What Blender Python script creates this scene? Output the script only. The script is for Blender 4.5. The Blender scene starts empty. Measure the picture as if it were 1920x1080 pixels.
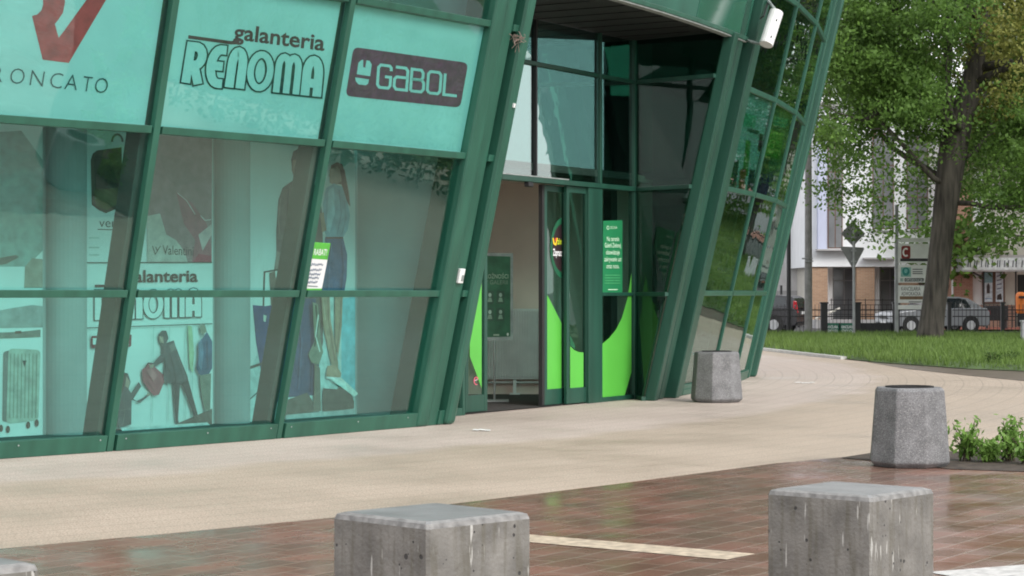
import bpy, bmesh, math, random
import numpy as np
from mathutils import Vector, Matrix
random.seed(7); rng = np.random.default_rng(7)
scene = bpy.context.scene
COL = scene.collection
R_ = math.radians

# ------------------------------------------------------------------ camera, sky, sun, exposure
F, HC, HY = 3900.0, 1.6, 549.0            # focal length in photo pixels, eye height, horizon row
cd = bpy.data.cameras.new('camera'); cam = bpy.data.objects.new('camera', cd); COL.objects.link(cam)
cam.location = (0, 0, HC); cam.rotation_euler = (R_(90), 0, 0)
cd.sensor_width = 36.0; cd.lens = 36.0 * F / 1920.0; cd.shift_y = (HY - 540) / 1920.0
cd.clip_start = 0.1; cd.clip_end = 5000
scene.camera = cam
SUN_EL, SUN_AZ = R_(37), math.atan2(0.64, -0.77)     # high behind the camera's right shoulder, veiled by cloud
w = bpy.data.worlds.new('World'); scene.world = w; w.use_nodes = True
nt = w.node_tree; bg = nt.nodes['Background']
sky = nt.nodes.new('ShaderNodeTexSky'); sky.sky_type = 'NISHITA'; sky.sun_disc = False
sky.sun_elevation = SUN_EL; sky.sun_rotation = SUN_AZ; sky.air_density = 1.3; sky.dust_density = 1.5; sky.ozone_density = 1.0
hs = nt.nodes.new('ShaderNodeHueSaturation'); hs.inputs['Saturation'].default_value = 0.14
nt.links.new(sky.outputs[0], hs.inputs['Color']); deck = nt.nodes.new('ShaderNodeMixRGB'); deck.inputs[0].default_value = 0.6; deck.inputs[2].default_value = (6.3, 6.4, 6.6, 1)   # even overcast deck over the clear sky
nt.links.new(hs.outputs[0], deck.inputs[1]); nt.links.new(deck.outputs[0], bg.inputs['Color'])
bg.inputs['Strength'].default_value = 0.13
sl = bpy.data.lights.new('sun', 'SUN'); sl.energy = 1.3; sl.angle = R_(26); sl.color = (1.0, 0.965, 0.92)
so = bpy.data.objects.new('sun', sl); COL.objects.link(so)
sd = Vector((math.sin(SUN_AZ) * math.cos(SUN_EL), math.cos(SUN_AZ) * math.cos(SUN_EL), math.sin(SUN_EL)))
so.rotation_euler = sd.to_track_quat('Z', 'Y').to_euler(); so.location = sd * 50
scene.view_settings.view_transform = 'Standard'; scene.view_settings.look = 'None'
scene.view_settings.exposure = 0.98; scene.view_settings.gamma = 1.0
cy = scene.cycles
cy.filter_width = 1.9; cy.transparent_max_bounces = 24; cy.max_bounces = 10; cy.glossy_bounces = 4; cy.diffuse_bounces = 5

# ------------------------------------------------------------------ helpers: materials
def lin(c):
    return tuple((v / 255 / 12.92) if v / 255 <= 0.04045 else ((v / 255 + 0.055) / 1.055) ** 2.4 for v in c)
def mat(name, col, rough=0.5, var=0.12, scale=6.0, bump=0.0, metal=0.0, spec=0.5, streak=False, bscale=None):
    m = bpy.data.materials.new(name); m.use_nodes = True; t = m.node_tree; b = t.nodes['Principled BSDF']
    b.inputs['Roughness'].default_value = rough; b.inputs['Metallic'].default_value = metal
    b.inputs['Specular IOR Level'].default_value = spec
    tc = t.nodes.new('ShaderNodeTexCoord'); mp = t.nodes.new('ShaderNodeMapping')
    mp.inputs['Scale'].default_value = (1, 1, 0.12) if streak else (1, 1, 1)
    t.links.new(tc.outputs['Object'], mp.inputs['Vector'])
    n = t.nodes.new('ShaderNodeTexNoise'); n.inputs['Scale'].default_value = scale; n.inputs['Detail'].default_value = 5
    t.links.new(mp.outputs[0], n.inputs['Vector'])
    r = t.nodes.new('ShaderNodeValToRGB'); e = r.color_ramp.elements
    e[0].position = 0.3; e[1].position = 0.7
    e[0].color = tuple(max(0, c * (1 - var)) for c in col) + (1,); e[1].color = tuple(min(1, c * (1 + var)) for c in col) + (1,)
    t.links.new(n.outputs['Fac'], r.inputs['Fac']); t.links.new(r.outputs[0], b.inputs['Base Color'])
    if bump:
        n2 = t.nodes.new('ShaderNodeTexNoise'); n2.inputs['Scale'].default_value = bscale or scale * 4; n2.inputs['Detail'].default_value = 4
        t.links.new(tc.outputs['Object'], n2.inputs['Vector'])
        bp = t.nodes.new('ShaderNodeBump'); bp.inputs['Strength'].default_value = bump; bp.inputs['Distance'].default_value = 0.01
        t.links.new(n2.outputs['Fac'], bp.inputs['Height']); t.links.new(bp.outputs[0], b.inputs['Normal'])
    return m
def glass(name, tint, r0=0.07, wav=0.03, wscale=1.2, rough=0.0):
    m = bpy.data.materials.new(name); m.use_nodes = True; t = m.node_tree; N = lambda k: t.nodes.new('ShaderNode' + k); L = t.links.new
    t.nodes.remove(t.nodes['Principled BSDF']); out = t.nodes['Material Output']
    tr = N('BsdfTransparent'); tr.inputs[0].default_value = tint + (1,)
    gl = N('BsdfGlossy'); gl.inputs['Roughness'].default_value = rough; gl.inputs['Color'].default_value = (0.93, 1, 0.97, 1)
    g = N('NewGeometry'); dt_ = N('VectorMath'); dt_.operation = 'DOT_PRODUCT'; L(g.outputs['Normal'], dt_.inputs[0]); L(g.outputs['Incoming'], dt_.inputs[1])
    ab = N('Math'); ab.operation = 'ABSOLUTE'; L(dt_.outputs['Value'], ab.inputs[0])
    om = N('Math'); om.operation = 'SUBTRACT'; om.inputs[0].default_value = 1.0; L(ab.outputs[0], om.inputs[1])
    pw = N('Math'); pw.operation = 'POWER'; pw.inputs[1].default_value = 5.0; L(om.outputs[0], pw.inputs[0])
    fr = N('Math'); fr.operation = 'MULTIPLY_ADD'; fr.inputs[1].default_value = 1 - r0; fr.inputs[2].default_value = r0; L(pw.outputs[0], fr.inputs[0])
    mx = N('MixShader'); tc = N('TexCoord'); n = N('TexNoise'); n.inputs['Scale'].default_value = wscale; n.inputs['Detail'].default_value = 2
    bp = N('Bump'); bp.inputs['Strength'].default_value = wav; bp.inputs['Distance'].default_value = 0.1
    L(tc.outputs['Object'], n.inputs['Vector']); L(n.outputs['Fac'], bp.inputs['Height']); L(bp.outputs[0], gl.inputs['Normal'])
    L(fr.outputs[0], mx.inputs[0]); L(tr.outputs[0], mx.inputs[1]); L(gl.outputs[0], mx.inputs[2]); L(mx.outputs[0], out.inputs['Surface'])
    return m

M = {}
M['frame'] = mat('green painted metal', (0.020, 0.092, 0.061), 0.40, 0.20, 5, 0.06, streak=True, bscale=2)
M['frame_shaded'] = mat('shaded green painted metal', (0.013, 0.064, 0.042), 0.42, 0.22, 5, 0.06, streak=True, bscale=2)  # same green paint as the frame, with the portal's shade put into its colour
M['inner_steel'] = mat('brown grey inner steel', (0.075, 0.07, 0.06), 0.6, 0.1)
M['trim'] = mat('weathered aluminium trim', (0.28, 0.31, 0.30), 0.45, 0.25, 9)
M['glass'] = glass('green tinted shop glass', (0.705, 0.94, 0.915), 0.085)
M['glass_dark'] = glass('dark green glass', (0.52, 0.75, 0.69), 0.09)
M['glass_sky'] = glass('reflective fanlight glass', (0.32, 0.48, 0.46), 0.27, 0.06, 2.0)
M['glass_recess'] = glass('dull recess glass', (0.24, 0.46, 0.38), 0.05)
M['glass_door'] = glass('door glass', (0.78, 0.92, 0.87), 0.04)
M['film'] = mat('white window film', (0.55, 0.565, 0.57), 0.6, 0.09, 1.3)
M['print_white'] = mat('white print', (0.68, 0.69, 0.69), 0.6, 0.05, 2)
M['wall_in'] = mat('interior wall paint', (0.74, 0.61, 0.54), 0.8, 0.05, 2)
M['pillar'] = mat('grey plaster pillar', (0.40, 0.405, 0.405), 0.8, 0.05, 2)
M['wall_disp'] = mat('display wall paint', (0.40, 0.405, 0.405), 0.8, 0.05, 2)
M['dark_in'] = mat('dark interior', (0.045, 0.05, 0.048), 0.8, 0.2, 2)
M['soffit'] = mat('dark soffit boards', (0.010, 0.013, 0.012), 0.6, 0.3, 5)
M['mat_floor'] = mat('dark entrance mat', (0.035, 0.033, 0.03), 0.9, 0.3, 40, 0.3)
M['black'] = mat('black plastic', (0.015, 0.015, 0.016), 0.4, 0.1)
M['rubber'] = mat('black rubber', (0.02, 0.02, 0.02), 0.8, 0.1)
M['white_paint'] = mat('white painted metal', (0.72, 0.73, 0.72), 0.4, 0.07, 5)
M['lime'] = mat('lime green decal', (0.095, 0.43, 0.055), 0.45, 0.08, 1.5)
M['poster_green'] = mat('green poster paper', (0.015, 0.20, 0.075), 0.5, 0.06)
_pc = {}
def pcol(r, g, b):
    k = (r, g, b)
    if k not in _pc: _pc[k] = mat('print ink %d %d %d' % k, lin(k), 0.6, 0.22, 9)
    return _pc[k]

# ------------------------------------------------------------------ helpers: objects
def obj(name, verts, faces, mats, parent=None, midx=None, smooth=False):
    me = bpy.data.meshes.new(name); me.from_pydata([tuple(v) for v in verts], [], [tuple(f) for f in faces])
    for m in (mats if isinstance(mats, (list, tuple)) else [mats]): me.materials.append(m)
    if midx is not None: me.polygons.foreach_set('material_index', midx)
    if smooth: me.polygons.foreach_set('use_smooth', [True] * len(me.polygons))
    me.update(); o = bpy.data.objects.new(name, me); COL.objects.link(o)
    if parent is not None:
        o.parent = parent; o.matrix_parent_inverse = parent_inv(parent)
    return o
def world_of(o):
    m = o.matrix_basis.copy()
    if o.parent is not None: m = world_of(o.parent) @ o.matrix_parent_inverse @ m
    return m
def parent_inv(p): return world_of(p).inverted()
def empty(name, loc, label, cat, group=None):
    o = bpy.data.objects.new(name, None); COL.objects.link(o); o.location = loc; o.empty_display_size = 0.2
    return tag(o, label, cat, group)
def tag(o, label, cat, group=None):
    o['label'] = label; o['category'] = cat
    if group: o['group'] = group
    return o
def struct(o, kind='structure'):
    o['kind'] = kind; return o
class MB:
    """collects shapes in world space; build() links them as one mesh object"""
    def __init__(s): s.v = []; s.f = []; s.m = []
    def add(s, vs, fs, mi=0):
        n = len(s.v); s.v += [tuple(v) for v in vs]; s.f += [tuple(i + n for i in f) for f in fs]; s.m += [mi] * len(fs); return s
    def hexa(s, p, mi=0):   # 8 points: 0-3 bottom loop, 4-7 top loop
        return s.add(p, [(3, 2, 1, 0), (4, 5, 6, 7), (0, 1, 5, 4), (1, 2, 6, 5), (2, 3, 7, 6), (3, 0, 4, 7)], mi)
    def box(s, c, d, rz=0.0, mi=0, M4=None):
        x, y, z = d[0] / 2, d[1] / 2, d[2] / 2; ca, sa = math.cos(rz), math.sin(rz); P = []
        for zz in (-z, z):
            for xx, yy in ((-x, -y), (x, -y), (x, y), (-x, y)):
                q = Vector((c[0] + xx * ca - yy * sa, c[1] + xx * sa + yy * ca, c[2] + zz)); P.append(M4 @ q if M4 else q)
        return s.hexa(P, mi)
    def beam(s, p0, p1, u, wu, v, v0, v1, mi=0):   # bar p0->p1, width wu along u, from v0 to v1 along v
        p0, p1, u, v = map(Vector, (p0, p1, u, v))
        P = [p + u * a + v * b for p in (p0, p1) for a, b in ((-wu / 2, v0), (wu / 2, v0), (wu / 2, v1), (-wu / 2, v1))]
        return s.hexa(P, mi)
    def tube(s, pts, rad, n=8, mi=0, cap=True):
        pts = [Vector(p) for p in pts]; rad = rad if isinstance(rad, (list, tuple)) else [rad] * len(pts)
        b = len(s.v); x = None
        for i, p in enumerate(pts):
            d = (pts[min(i + 1, len(pts) - 1)] - pts[max(i - 1, 0)]).normalized()
            if x is None: x = d.orthogonal().normalized()
            x = (x - d * x.dot(d)).normalized(); y = d.cross(x)
            for k in range(n):
                a = 2 * math.pi * k / n; s.v.append(tuple(p + (x * math.cos(a) + y * math.sin(a)) * rad[i]))
        for i in range(len(pts) - 1):
            for k in range(n):
                s.f.append((b + i * n + k, b + i * n + (k + 1) % n, b + (i + 1) * n + (k + 1) % n, b + (i + 1) * n + k)); s.m.append(mi)
        if cap:
            s.f.append(tuple(b + k for k in reversed(range(n)))); s.m.append(mi)
            s.f.append(tuple(b + (len(pts) - 1) * n + k for k in range(n))); s.m.append(mi)
        return s
    def lathe(s, c, prof, n=8, a0=0.0, mi=0, cap=(True, True)):
        b = len(s.v)
        for r, z in prof:
            for k in range(n):
                a = a0 + 2 * math.pi * k / n; s.v.append((c[0] + r * math.cos(a), c[1] + r * math.sin(a), c[2] + z))
        for i in range(len(prof) - 1):
            for k in range(n):
                s.f.append((b + i * n + k, b + i * n + (k + 1) % n, b + (i + 1) * n + (k + 1) % n, b + (i + 1) * n + k)); s.m.append(mi)
        if cap[0]: s.f.append(tuple(b + k for k in reversed(range(n)))); s.m.append(mi)
        if cap[1]: s.f.append(tuple(b + (len(prof) - 1) * n + k for k in range(n))); s.m.append(mi)
        return s
    def prism(s, pts2, y0, y1, M4=None, mi=0):   # polygon in xz extruded in y
        n = len(pts2); P = [Vector((x, y0, z)) for x, z in pts2] + [Vector((x, y1, z)) for x, z in pts2]
        if M4: P = [M4 @ p for p in P]
        return s.add(P, [tuple(range(n)), tuple(reversed(range(n, 2 * n)))] + [(i, i + n, (i + 1) % n + n, (i + 1) % n) for i in range(n)], mi)
    def build(s, name, mats, parent=None, bevel=0.0, smooth=False):
        o = obj(name, s.v, s.f, mats, parent, s.m, smooth)
        if bevel:
            b = o.modifiers.new('bevel', 'BEVEL'); b.width = bevel; b.segments = 2; b.limit_method = 'ANGLE'; b.angle_limit = R_(35)
        return o

# picture <-> world, used to read real positions off the photograph
def ray(x, y): return Vector(((x - 960) / F, 1.0, -(y - HY) / F))
EYE = Vector((0, 0, HC))
def gp(x, y, z=0.0):
    d = F * (HC - z) / (y - HY); return Vector(((x - 960) / F * d, d, z))
def at(x, y, Y): return EYE + ray(x, y) * Y
def hit(x, y, plane):
    p, n = plane; r = ray(x, y); return EYE + r * ((p - EYE).dot(n) / r.dot(n))

# flat printed sheets: shapes traced on the sheet's own plane, each ink a hair proud of the one below
_txt = {}
def text_geo(s, off=0.0):
    k = (s, off)
    if k not in _txt:
        c = bpy.data.curves.new('t', 'FONT'); c.body = s; c.size = 1.0; c.offset = off; c.resolution_u = 3
        o = bpy.data.objects.new('t', c); COL.objects.link(o)
        dg = bpy.context.evaluated_depsgraph_get(); me = bpy.data.meshes.new_from_object(o.evaluated_get(dg))
        _txt[k] = ([(v.co.x, v.co.y) for v in me.vertices], [tuple(p.vertices) for p in me.polygons])
        bpy.data.objects.remove(o); bpy.data.curves.remove(c); bpy.data.meshes.remove(me)
    return _txt[k]
def bil(q, u, v):   # q: bl, br, tr, tl
    (a, b, c, d) = [Vector(p) for p in q]
    return a * (1 - u) * (1 - v) + b * u * (1 - v) + c * u * v + d * (1 - u) * v
class Sheet:
    def __init__(s, plane, corners, base, thick=0.006, proud=0.0):
        n = plane[1].normalized()
        if n.dot(EYE - plane[0]) < 0: n = -n
        s.n = n; s.plane = (plane[0] + n * proud, n); s.mb = MB(); s.mats = [base]; s.lay = 0.0012
        if corners:
            c = [hit(x, y, s.plane) if len(q) == 2 else Vector(q) for q in corners for x, y in [q[:2]]]
            s.mb.hexa([p - n * thick for p in c] + c)
    def mi(s, m):
        if m not in s.mats: s.mats.append(m)
        return s.mats.index(m)
    def up(s): s.lay += 0.0006
    def P(s, x, y): return hit(x, y, (s.plane[0] + s.n * s.lay, s.n))
    def poly(s, pts, m):
        s.up(); s.mb.add([s.P(*p) for p in pts], [tuple(range(len(pts)))], s.mi(m)); return s
    def ribbon(s, pts, wd, m, closed=False):
        s.up(); pts = [Vector(p).to_2d() for p in pts]; n = len(pts); L = []
        for i in range(n):
            a = pts[(i - 1) % n] if (i or closed) else None; b = pts[(i + 1) % n] if (i < n - 1 or closed) else None
            d1 = (pts[i] - a).normalized() if a is not None else (b - pts[i]).normalized()
            d2 = (b - pts[i]).normalized() if b is not None else d1
            n1 = Vector((-d1.y, d1.x)); n2 = Vector((-d2.y, d2.x)); m_ = (n1 + n2)
            m_ = m_.normalized() if m_.length > 1e-6 else n1
            k = min(2.0, 1 / max(0.35, m_.dot(n1)))
            L.append((pts[i] + m_ * wd / 2 * k, pts[i] - m_ * wd / 2 * k))
        vs = [s.P(*q) for pr in L for q in pr]
        fs = [(2 * i, 2 * i + 1, 2 * ((i + 1) % n) + 1, 2 * ((i + 1) % n)) for i in range(n if closed else n - 1)]
        s.mb.add(vs, fs, s.mi(m)); return s
    def disc(s, x, y, rx, ry, m, n=20): return s.poly([(x + rx * math.cos(2 * math.pi * i / n), y + ry * math.sin(2 * math.pi * i / n)) for i in range(n)], m)
    def text(s, t, q, m, off=0.0, cap=0.72):   # q in photo pixels: baseline left, baseline right, cap right, cap left
        s.up(); vs, fs = text_geo(t, off); x0 = min(v[0] for v in vs); x1 = max(v[0] for v in vs)
        P = [bil(q, (vx - x0) / (x1 - x0), vy / cap) for vx, vy in vs]
        s.mb.add([s.P(p.x, p.y) for p in P], fs, s.mi(m)); return s
    def build(s, name, parent=None): return s.mb.build(name, s.mats, parent)
def arc(cx, cy, rx, ry, a0, a1, n=8): return [(cx + rx * math.cos(R_(a0 + (a1 - a0) * i / n)), cy + ry * math.sin(R_(a0 + (a1 - a0) * i / n))) for i in range(n + 1)]

# ------------------------------------------------------------------ the building's leaning round facade: a cone about CB
CB = Vector((-32.07, 45.20, 0)); RB, KB = 37.0, 0.232
Z1, Z2, Z3, Z4, Z5 = 1.59, 3.205, 4.73, 6.27, 7.85
def cone(a, z, off=0.0):
    r = RB + KB * z + off; return Vector((CB.x + r * math.cos(R_(a)), CB.y + r * math.sin(R_(a)), z))
def rad(a): return Vector((math.cos(R_(a)), math.sin(R_(a)), 0))
def nrm(a): return (rad(a) - Vector((0, 0, KB))).normalized()
def tan(a): return Vector((-math.sin(R_(a)), math.cos(R_(a)), 0))
DOOR_L, DOOR_R = Vector((-0.86, 26.81, 0)), Vector((1.85, 31.36, 0))
DU = (DOOR_R - DOOR_L).normalized(); DN = Vector((DU.y, -DU.x, 0)); DLEN = (DOOR_R - DOOR_L).length

# ------------------------------------------------------------------ setting: ground, paving, lawn
def paving_mat():
    m = bpy.data.materials.new('pale concrete setts'); m.use_nodes = True; t = m.node_tree; b = t.nodes['Principled BSDF']
    N = lambda k: t.nodes.new('ShaderNode' + k); L = t.links.new
    g = N('NewGeometry'); sub = N('VectorMath'); sub.operation = 'SUBTRACT'; sub.inputs[1].default_value = CB
    L(g.outputs['Position'], sub.inputs[0]); ln = N('VectorMath'); ln.operation = 'LENGTH'; L(sub.outputs[0], ln.inputs[0])
    sx = N('SeparateXYZ'); L(sub.outputs[0], sx.inputs[0]); at_ = N('Math'); at_.operation = 'ARCTAN2'; L(sx.outputs[1], at_.inputs[0]); L(sx.outputs[0], at_.inputs[1])
    ml = N('Math'); ml.operation = 'MULTIPLY'; ml.inputs[1].default_value = 41.0; L(at_.outputs[0], ml.inputs[0])
    cx = N('CombineXYZ'); L(ml.outputs[0], cx.inputs[0]); L(ln.outputs['Value'], cx.inputs[1])
    br = N('TexBrick'); br.inputs['Scale'].default_value = 1.0; br.inputs['Brick Width'].default_value = 0.105; br.inputs['Row Height'].default_value = 0.11
    br.inputs['Mortar Size'].default_value = 0.011; br.inputs['Mortar Smooth'].default_value = 0.3
    br.inputs['Color1'].default_value = (0.46, 0.381, 0.306, 1); br.inputs['Color2'].default_value = (0.44, 0.362, 0.29, 1); br.inputs['Mortar'].default_value = (0.425, 0.35, 0.28, 1)
    L(cx.outputs[0], br.inputs['Vector'])
    # every third course has a wider joint
    md = N('Math'); md.operation = 'MODULO'; md.inputs[1].default_value = 0.33; L(ln.outputs['Value'], md.inputs[0])
    lt = N('Math'); lt.operation = 'LESS_THAN'; lt.inputs[1].default_value = 0.026; L(md.outputs[0], lt.inputs[0])
    n1 = N('TexNoise'); n1.inputs['Scale'].default_value = 0.55; n1.inputs['Detail'].default_value = 6; n1.inputs['Roughness'].default_value = 0.6; L(g.outputs['Position'], n1.inputs['Vector'])
    r1 = N('ValToRGB'); r1.color_ramp.elements[0].position = 0.34; r1.color_ramp.elements[1].position = 0.62
    r1.color_ramp.elements[0].color = (0.93, 0.925, 0.92, 1); r1.color_ramp.elements[1].color = (1.035, 1.04, 1.05, 1); L(n1.outputs['Fac'], r1.inputs['Fac'])
    m1 = N('MixRGB'); m1.blend_type = 'MULTIPLY'; m1.inputs[0].default_value = 1; L(br.outputs['Color'], m1.inputs[1]); L(r1.outputs[0], m1.inputs[2])
    n2 = N('TexNoise'); n2.inputs['Scale'].default_value = 62; n2.inputs['Detail'].default_value = 2; n2.inputs['Roughness'].default_value = 0.75; L(g.outputs['Position'], n2.inputs['Vector'])
    r2 = N('ValToRGB'); r2.color_ramp.elements[0].position = 0.3; r2.color_ramp.elements[1].position = 0.7
    r2.color_ramp.elements[0].color = (0.50, 0.48, 0.46, 1); r2.color_ramp.elements[1].color = (1.48, 1.50, 1.52, 1); L(n2.outputs['Fac'], r2.inputs['Fac'])
    m2 = N('MixRGB'); m2.blend_type = 'MULTIPLY'; m2.inputs[0].default_value = 1; L(m1.outputs[0], m2.inputs[1]); L(r2.outputs[0], m2.inputs[2])
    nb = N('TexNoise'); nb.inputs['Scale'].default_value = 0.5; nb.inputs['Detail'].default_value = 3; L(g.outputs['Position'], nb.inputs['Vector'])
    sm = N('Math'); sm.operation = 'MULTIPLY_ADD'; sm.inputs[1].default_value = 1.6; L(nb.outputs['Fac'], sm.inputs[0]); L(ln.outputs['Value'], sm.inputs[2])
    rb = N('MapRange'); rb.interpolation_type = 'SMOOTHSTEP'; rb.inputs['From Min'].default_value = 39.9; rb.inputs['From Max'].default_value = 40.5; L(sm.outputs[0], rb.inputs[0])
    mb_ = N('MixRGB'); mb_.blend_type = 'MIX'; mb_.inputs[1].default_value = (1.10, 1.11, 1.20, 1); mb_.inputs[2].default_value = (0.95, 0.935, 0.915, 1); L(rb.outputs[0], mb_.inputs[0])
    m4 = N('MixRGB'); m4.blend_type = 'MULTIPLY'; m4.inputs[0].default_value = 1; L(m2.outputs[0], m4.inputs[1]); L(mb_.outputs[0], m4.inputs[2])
    m3 = N('MixRGB'); m3.inputs[2].default_value = (0.19, 0.155, 0.12, 1); mu = N('Math'); mu.operation = 'MULTIPLY'; mu.inputs[1].default_value = 0.27
    L(lt.outputs[0], mu.inputs[0]); L(mu.outputs[0], m3.inputs[0]); L(m4.outputs[0], m3.inputs[1]); L(m3.outputs[0], b.inputs['Base Color'])
    rr = N('MapRange'); rr.inputs['From Min'].default_value = 0.35; rr.inputs['From Max'].default_value = 0.6; rr.inputs['To Min'].default_value = 0.42; rr.inputs['To Max'].default_value = 0.75
    L(n1.outputs['Fac'], rr.inputs[0]); L(rr.outputs[0], b.inputs['Roughness'])
    bp = N('Bump'); bp.inputs['Strength'].default_value = 0.3; bp.inputs['Distance'].default_value = 0.008; ad = N('Math'); ad.operation = 'SUBTRACT'
    L(n2.outputs['Fac'], ad.inputs[0]); L(br.outputs['Fac'], ad.inputs[1]); L(ad.outputs[0], bp.inputs['Height']); L(bp.outputs[0], b.inputs['Normal'])
    return m
def brick_mat():
    m = bpy.data.materials.new('wet red brown brick paving'); m.use_nodes = True; t = m.node_tree; b = t.nodes['Principled BSDF']
    N = lambda k: t.nodes.new('ShaderNode' + k); L = t.links.new
    g = N('NewGeometry'); mp = N('Mapping'); mp.inputs['Rotation'].default_value = (0, 0, R_(-57)); L(g.outputs['Position'], mp.inputs['Vector'])
    nw = N('TexNoise'); nw.inputs['Scale'].default_value = 1.2; L(g.outputs['Position'], nw.inputs['Vector'])
    br = N('TexBrick'); br.inputs['Scale'].default_value = 1.0; br.inputs['Brick Width'].default_value = 0.42; br.inputs['Row Height'].default_value = 0.21; br.offset = 0.5
    br.inputs['Mortar Size'].default_value = 0.008; br.inputs['Mortar Smooth'].default_value = 0.4
    br.inputs['Color1'].default_value = (0.245, 0.126, 0.095, 1); br.inputs['Color2'].default_value = (0.18, 0.106, 0.082, 1); br.inputs['Mortar'].default_value = (0.30, 0.24, 0.20, 1)
    L(mp.outputs[0], br.inputs['Vector'])
    n1 = N('TexNoise'); n1.inputs['Scale'].default_value = 0.9; n1.inputs['Detail'].default_value = 5; L(g.outputs['Position'], n1.inputs['Vector'])
    r1 = N('ValToRGB'); r1.color_ramp.elements[0].position = 0.38; r1.color_ramp.elements[1].position = 0.62
    r1.color_ramp.elements[0].color = (0.84, 0.90, 0.84, 1); r1.color_ramp.elements[1].color = (1.05, 1.0, 1.0, 1); L(n1.outputs['Fac'], r1.inputs['Fac'])
    m1 = N('MixRGB'); m1.blend_type = 'MULTIPLY'; m1.inputs[0].default_value = 1; L(br.outputs['Color'], m1.inputs[1]); L(r1.outputs[0], m1.inputs[2])
    n3 = N('TexNoise'); n3.inputs['Scale'].default_value = 90; n3.inputs['Detail'].default_value = 3; L(g.outputs['Position'], n3.inputs['Vector'])
    r3 = N('ValToRGB'); r3.color_ramp.elements[0].color = (0.75, 0.75, 0.75, 1); r3.color_ramp.elements[1].color = (1.25, 1.25, 1.25, 1); L(n3.outputs['Fac'], r3.inputs['Fac'])
    m2 = N('MixRGB'); m2.blend_type = 'MULTIPLY'; m2.inputs[0].default_value = 1; L(m1.outputs[0], m2.inputs[1]); L(r3.outputs[0], m2.inputs[2]); L(m2.outputs[0], b.inputs['Base Color'])
    rr = N('MapRange'); rr.inputs['From Min'].default_value = 0.35; rr.inputs['From Max'].default_value = 0.65; rr.inputs['To Min'].default_value = 0.14; rr.inputs['To Max'].default_value = 0.34
    n4 = N('TexNoise'); n4.inputs['Scale'].default_value = 1.7; n4.inputs['Detail'].default_value = 4; L(g.outputs['Position'], n4.inputs['Vector']); L(n4.outputs['Fac'], rr.inputs[0]); L(rr.outputs[0], b.inputs['Roughness'])
    b.inputs['IOR'].default_value = 1.36
    n5 = N('TexNoise'); n5.inputs['Scale'].default_value = 9; n5.inputs['Detail'].default_value = 3; L(mp.outputs[0], n5.inputs['Vector'])
    ad = N('Math'); ad.operation = 'SUBTRACT'; L(n5.outputs['Fac'], ad.inputs[0]); L(br.outputs['Fac'], ad.inputs[1])
    bp = N('Bump'); bp.inputs['Strength'].default_value = 0.10; bp.inputs['Distance'].default_value = 0.010; L(ad.outputs[0], bp.inputs['Height']); L(bp.outputs[0], b.inputs['Normal'])
    return m
M['paving'] = paving_mat(); M['brick_paving'] = brick_mat()
M['pale_strip'] = mat('pale sett strip', (0.46, 0.38, 0.28), 0.6, 0.35, 14, 0.4)
M['grey_strip'] = mat('pale grey setts', (0.50, 0.49, 0.47), 0.55, 0.3, 14, 0.4)
M['asphalt'] = mat('asphalt', (0.055, 0.055, 0.056), 0.6, 0.2, 3, 0.2)
M['lawn'] = mat('lawn soil and turf', (0.07, 0.115, 0.035), 0.95, 0.4, 1.5)
M['soil'] = mat('damp soil', (0.060, 0.045, 0.034), 0.9, 0.5, 9, 1.0, bscale=25)
M['kerb'] = mat('pale kerb stone', (0.55, 0.55, 0.53), 0.6, 0.15, 4)
M['path'] = mat('damp brown path', (0.15, 0.115, 0.095), 0.35, 0.3, 2, 0.2)
def sheet(name, pts, z, m, zs=None):
    return struct(obj(name, [(p[0], p[1], z if len(p) < 3 else p[2]) for p in pts], [tuple(range(len(pts)))], m))
sheet('ground', [(-2500, -2500), (2500, -2500), (2500, 2500), (-2500, 2500)], -0.012, M['asphalt'])
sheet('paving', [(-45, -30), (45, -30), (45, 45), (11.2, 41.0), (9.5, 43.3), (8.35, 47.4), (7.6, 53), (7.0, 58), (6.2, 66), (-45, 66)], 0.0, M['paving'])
edge = [gp(-700, 1105), gp(0, 1030), gp(300, 1003), gp(620, 972), gp(870, 943), gp(1150, 909), gp(1450, 870), gp(1600, 856)]
sheet('brick_paving', [(-45, -30), (-45, 3)] + [tuple(p)[:2] for p in edge] + [(3.6, 20.0), (12, 19.2), (40, 15), (40, -30)], 0.004, M['brick_paving'])
a, b = gp(1000, 1012), gp(1390, 1046); d = (b - a).normalized(); n_ = Vector((-d.y, d.x, 0)) * 0.17
sheet('paving_band', [tuple(p)[:2] for p in (a - d * .5 - n_, b - n_, b + n_, a - d * .5 + n_)], 0.008, M['pale_strip'])
a, b = gp(1740, 1075), gp(1920, 1061)
d = (b - a).normalized(); n_ = Vector((d.y, -d.x, 0)) * 0.5
sheet('paving_strip', [tuple(p)[:2] for p in (a + n_, b + d * 5 + n_, b + d * 5, a)], 0.008, M['grey_strip'])
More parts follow.
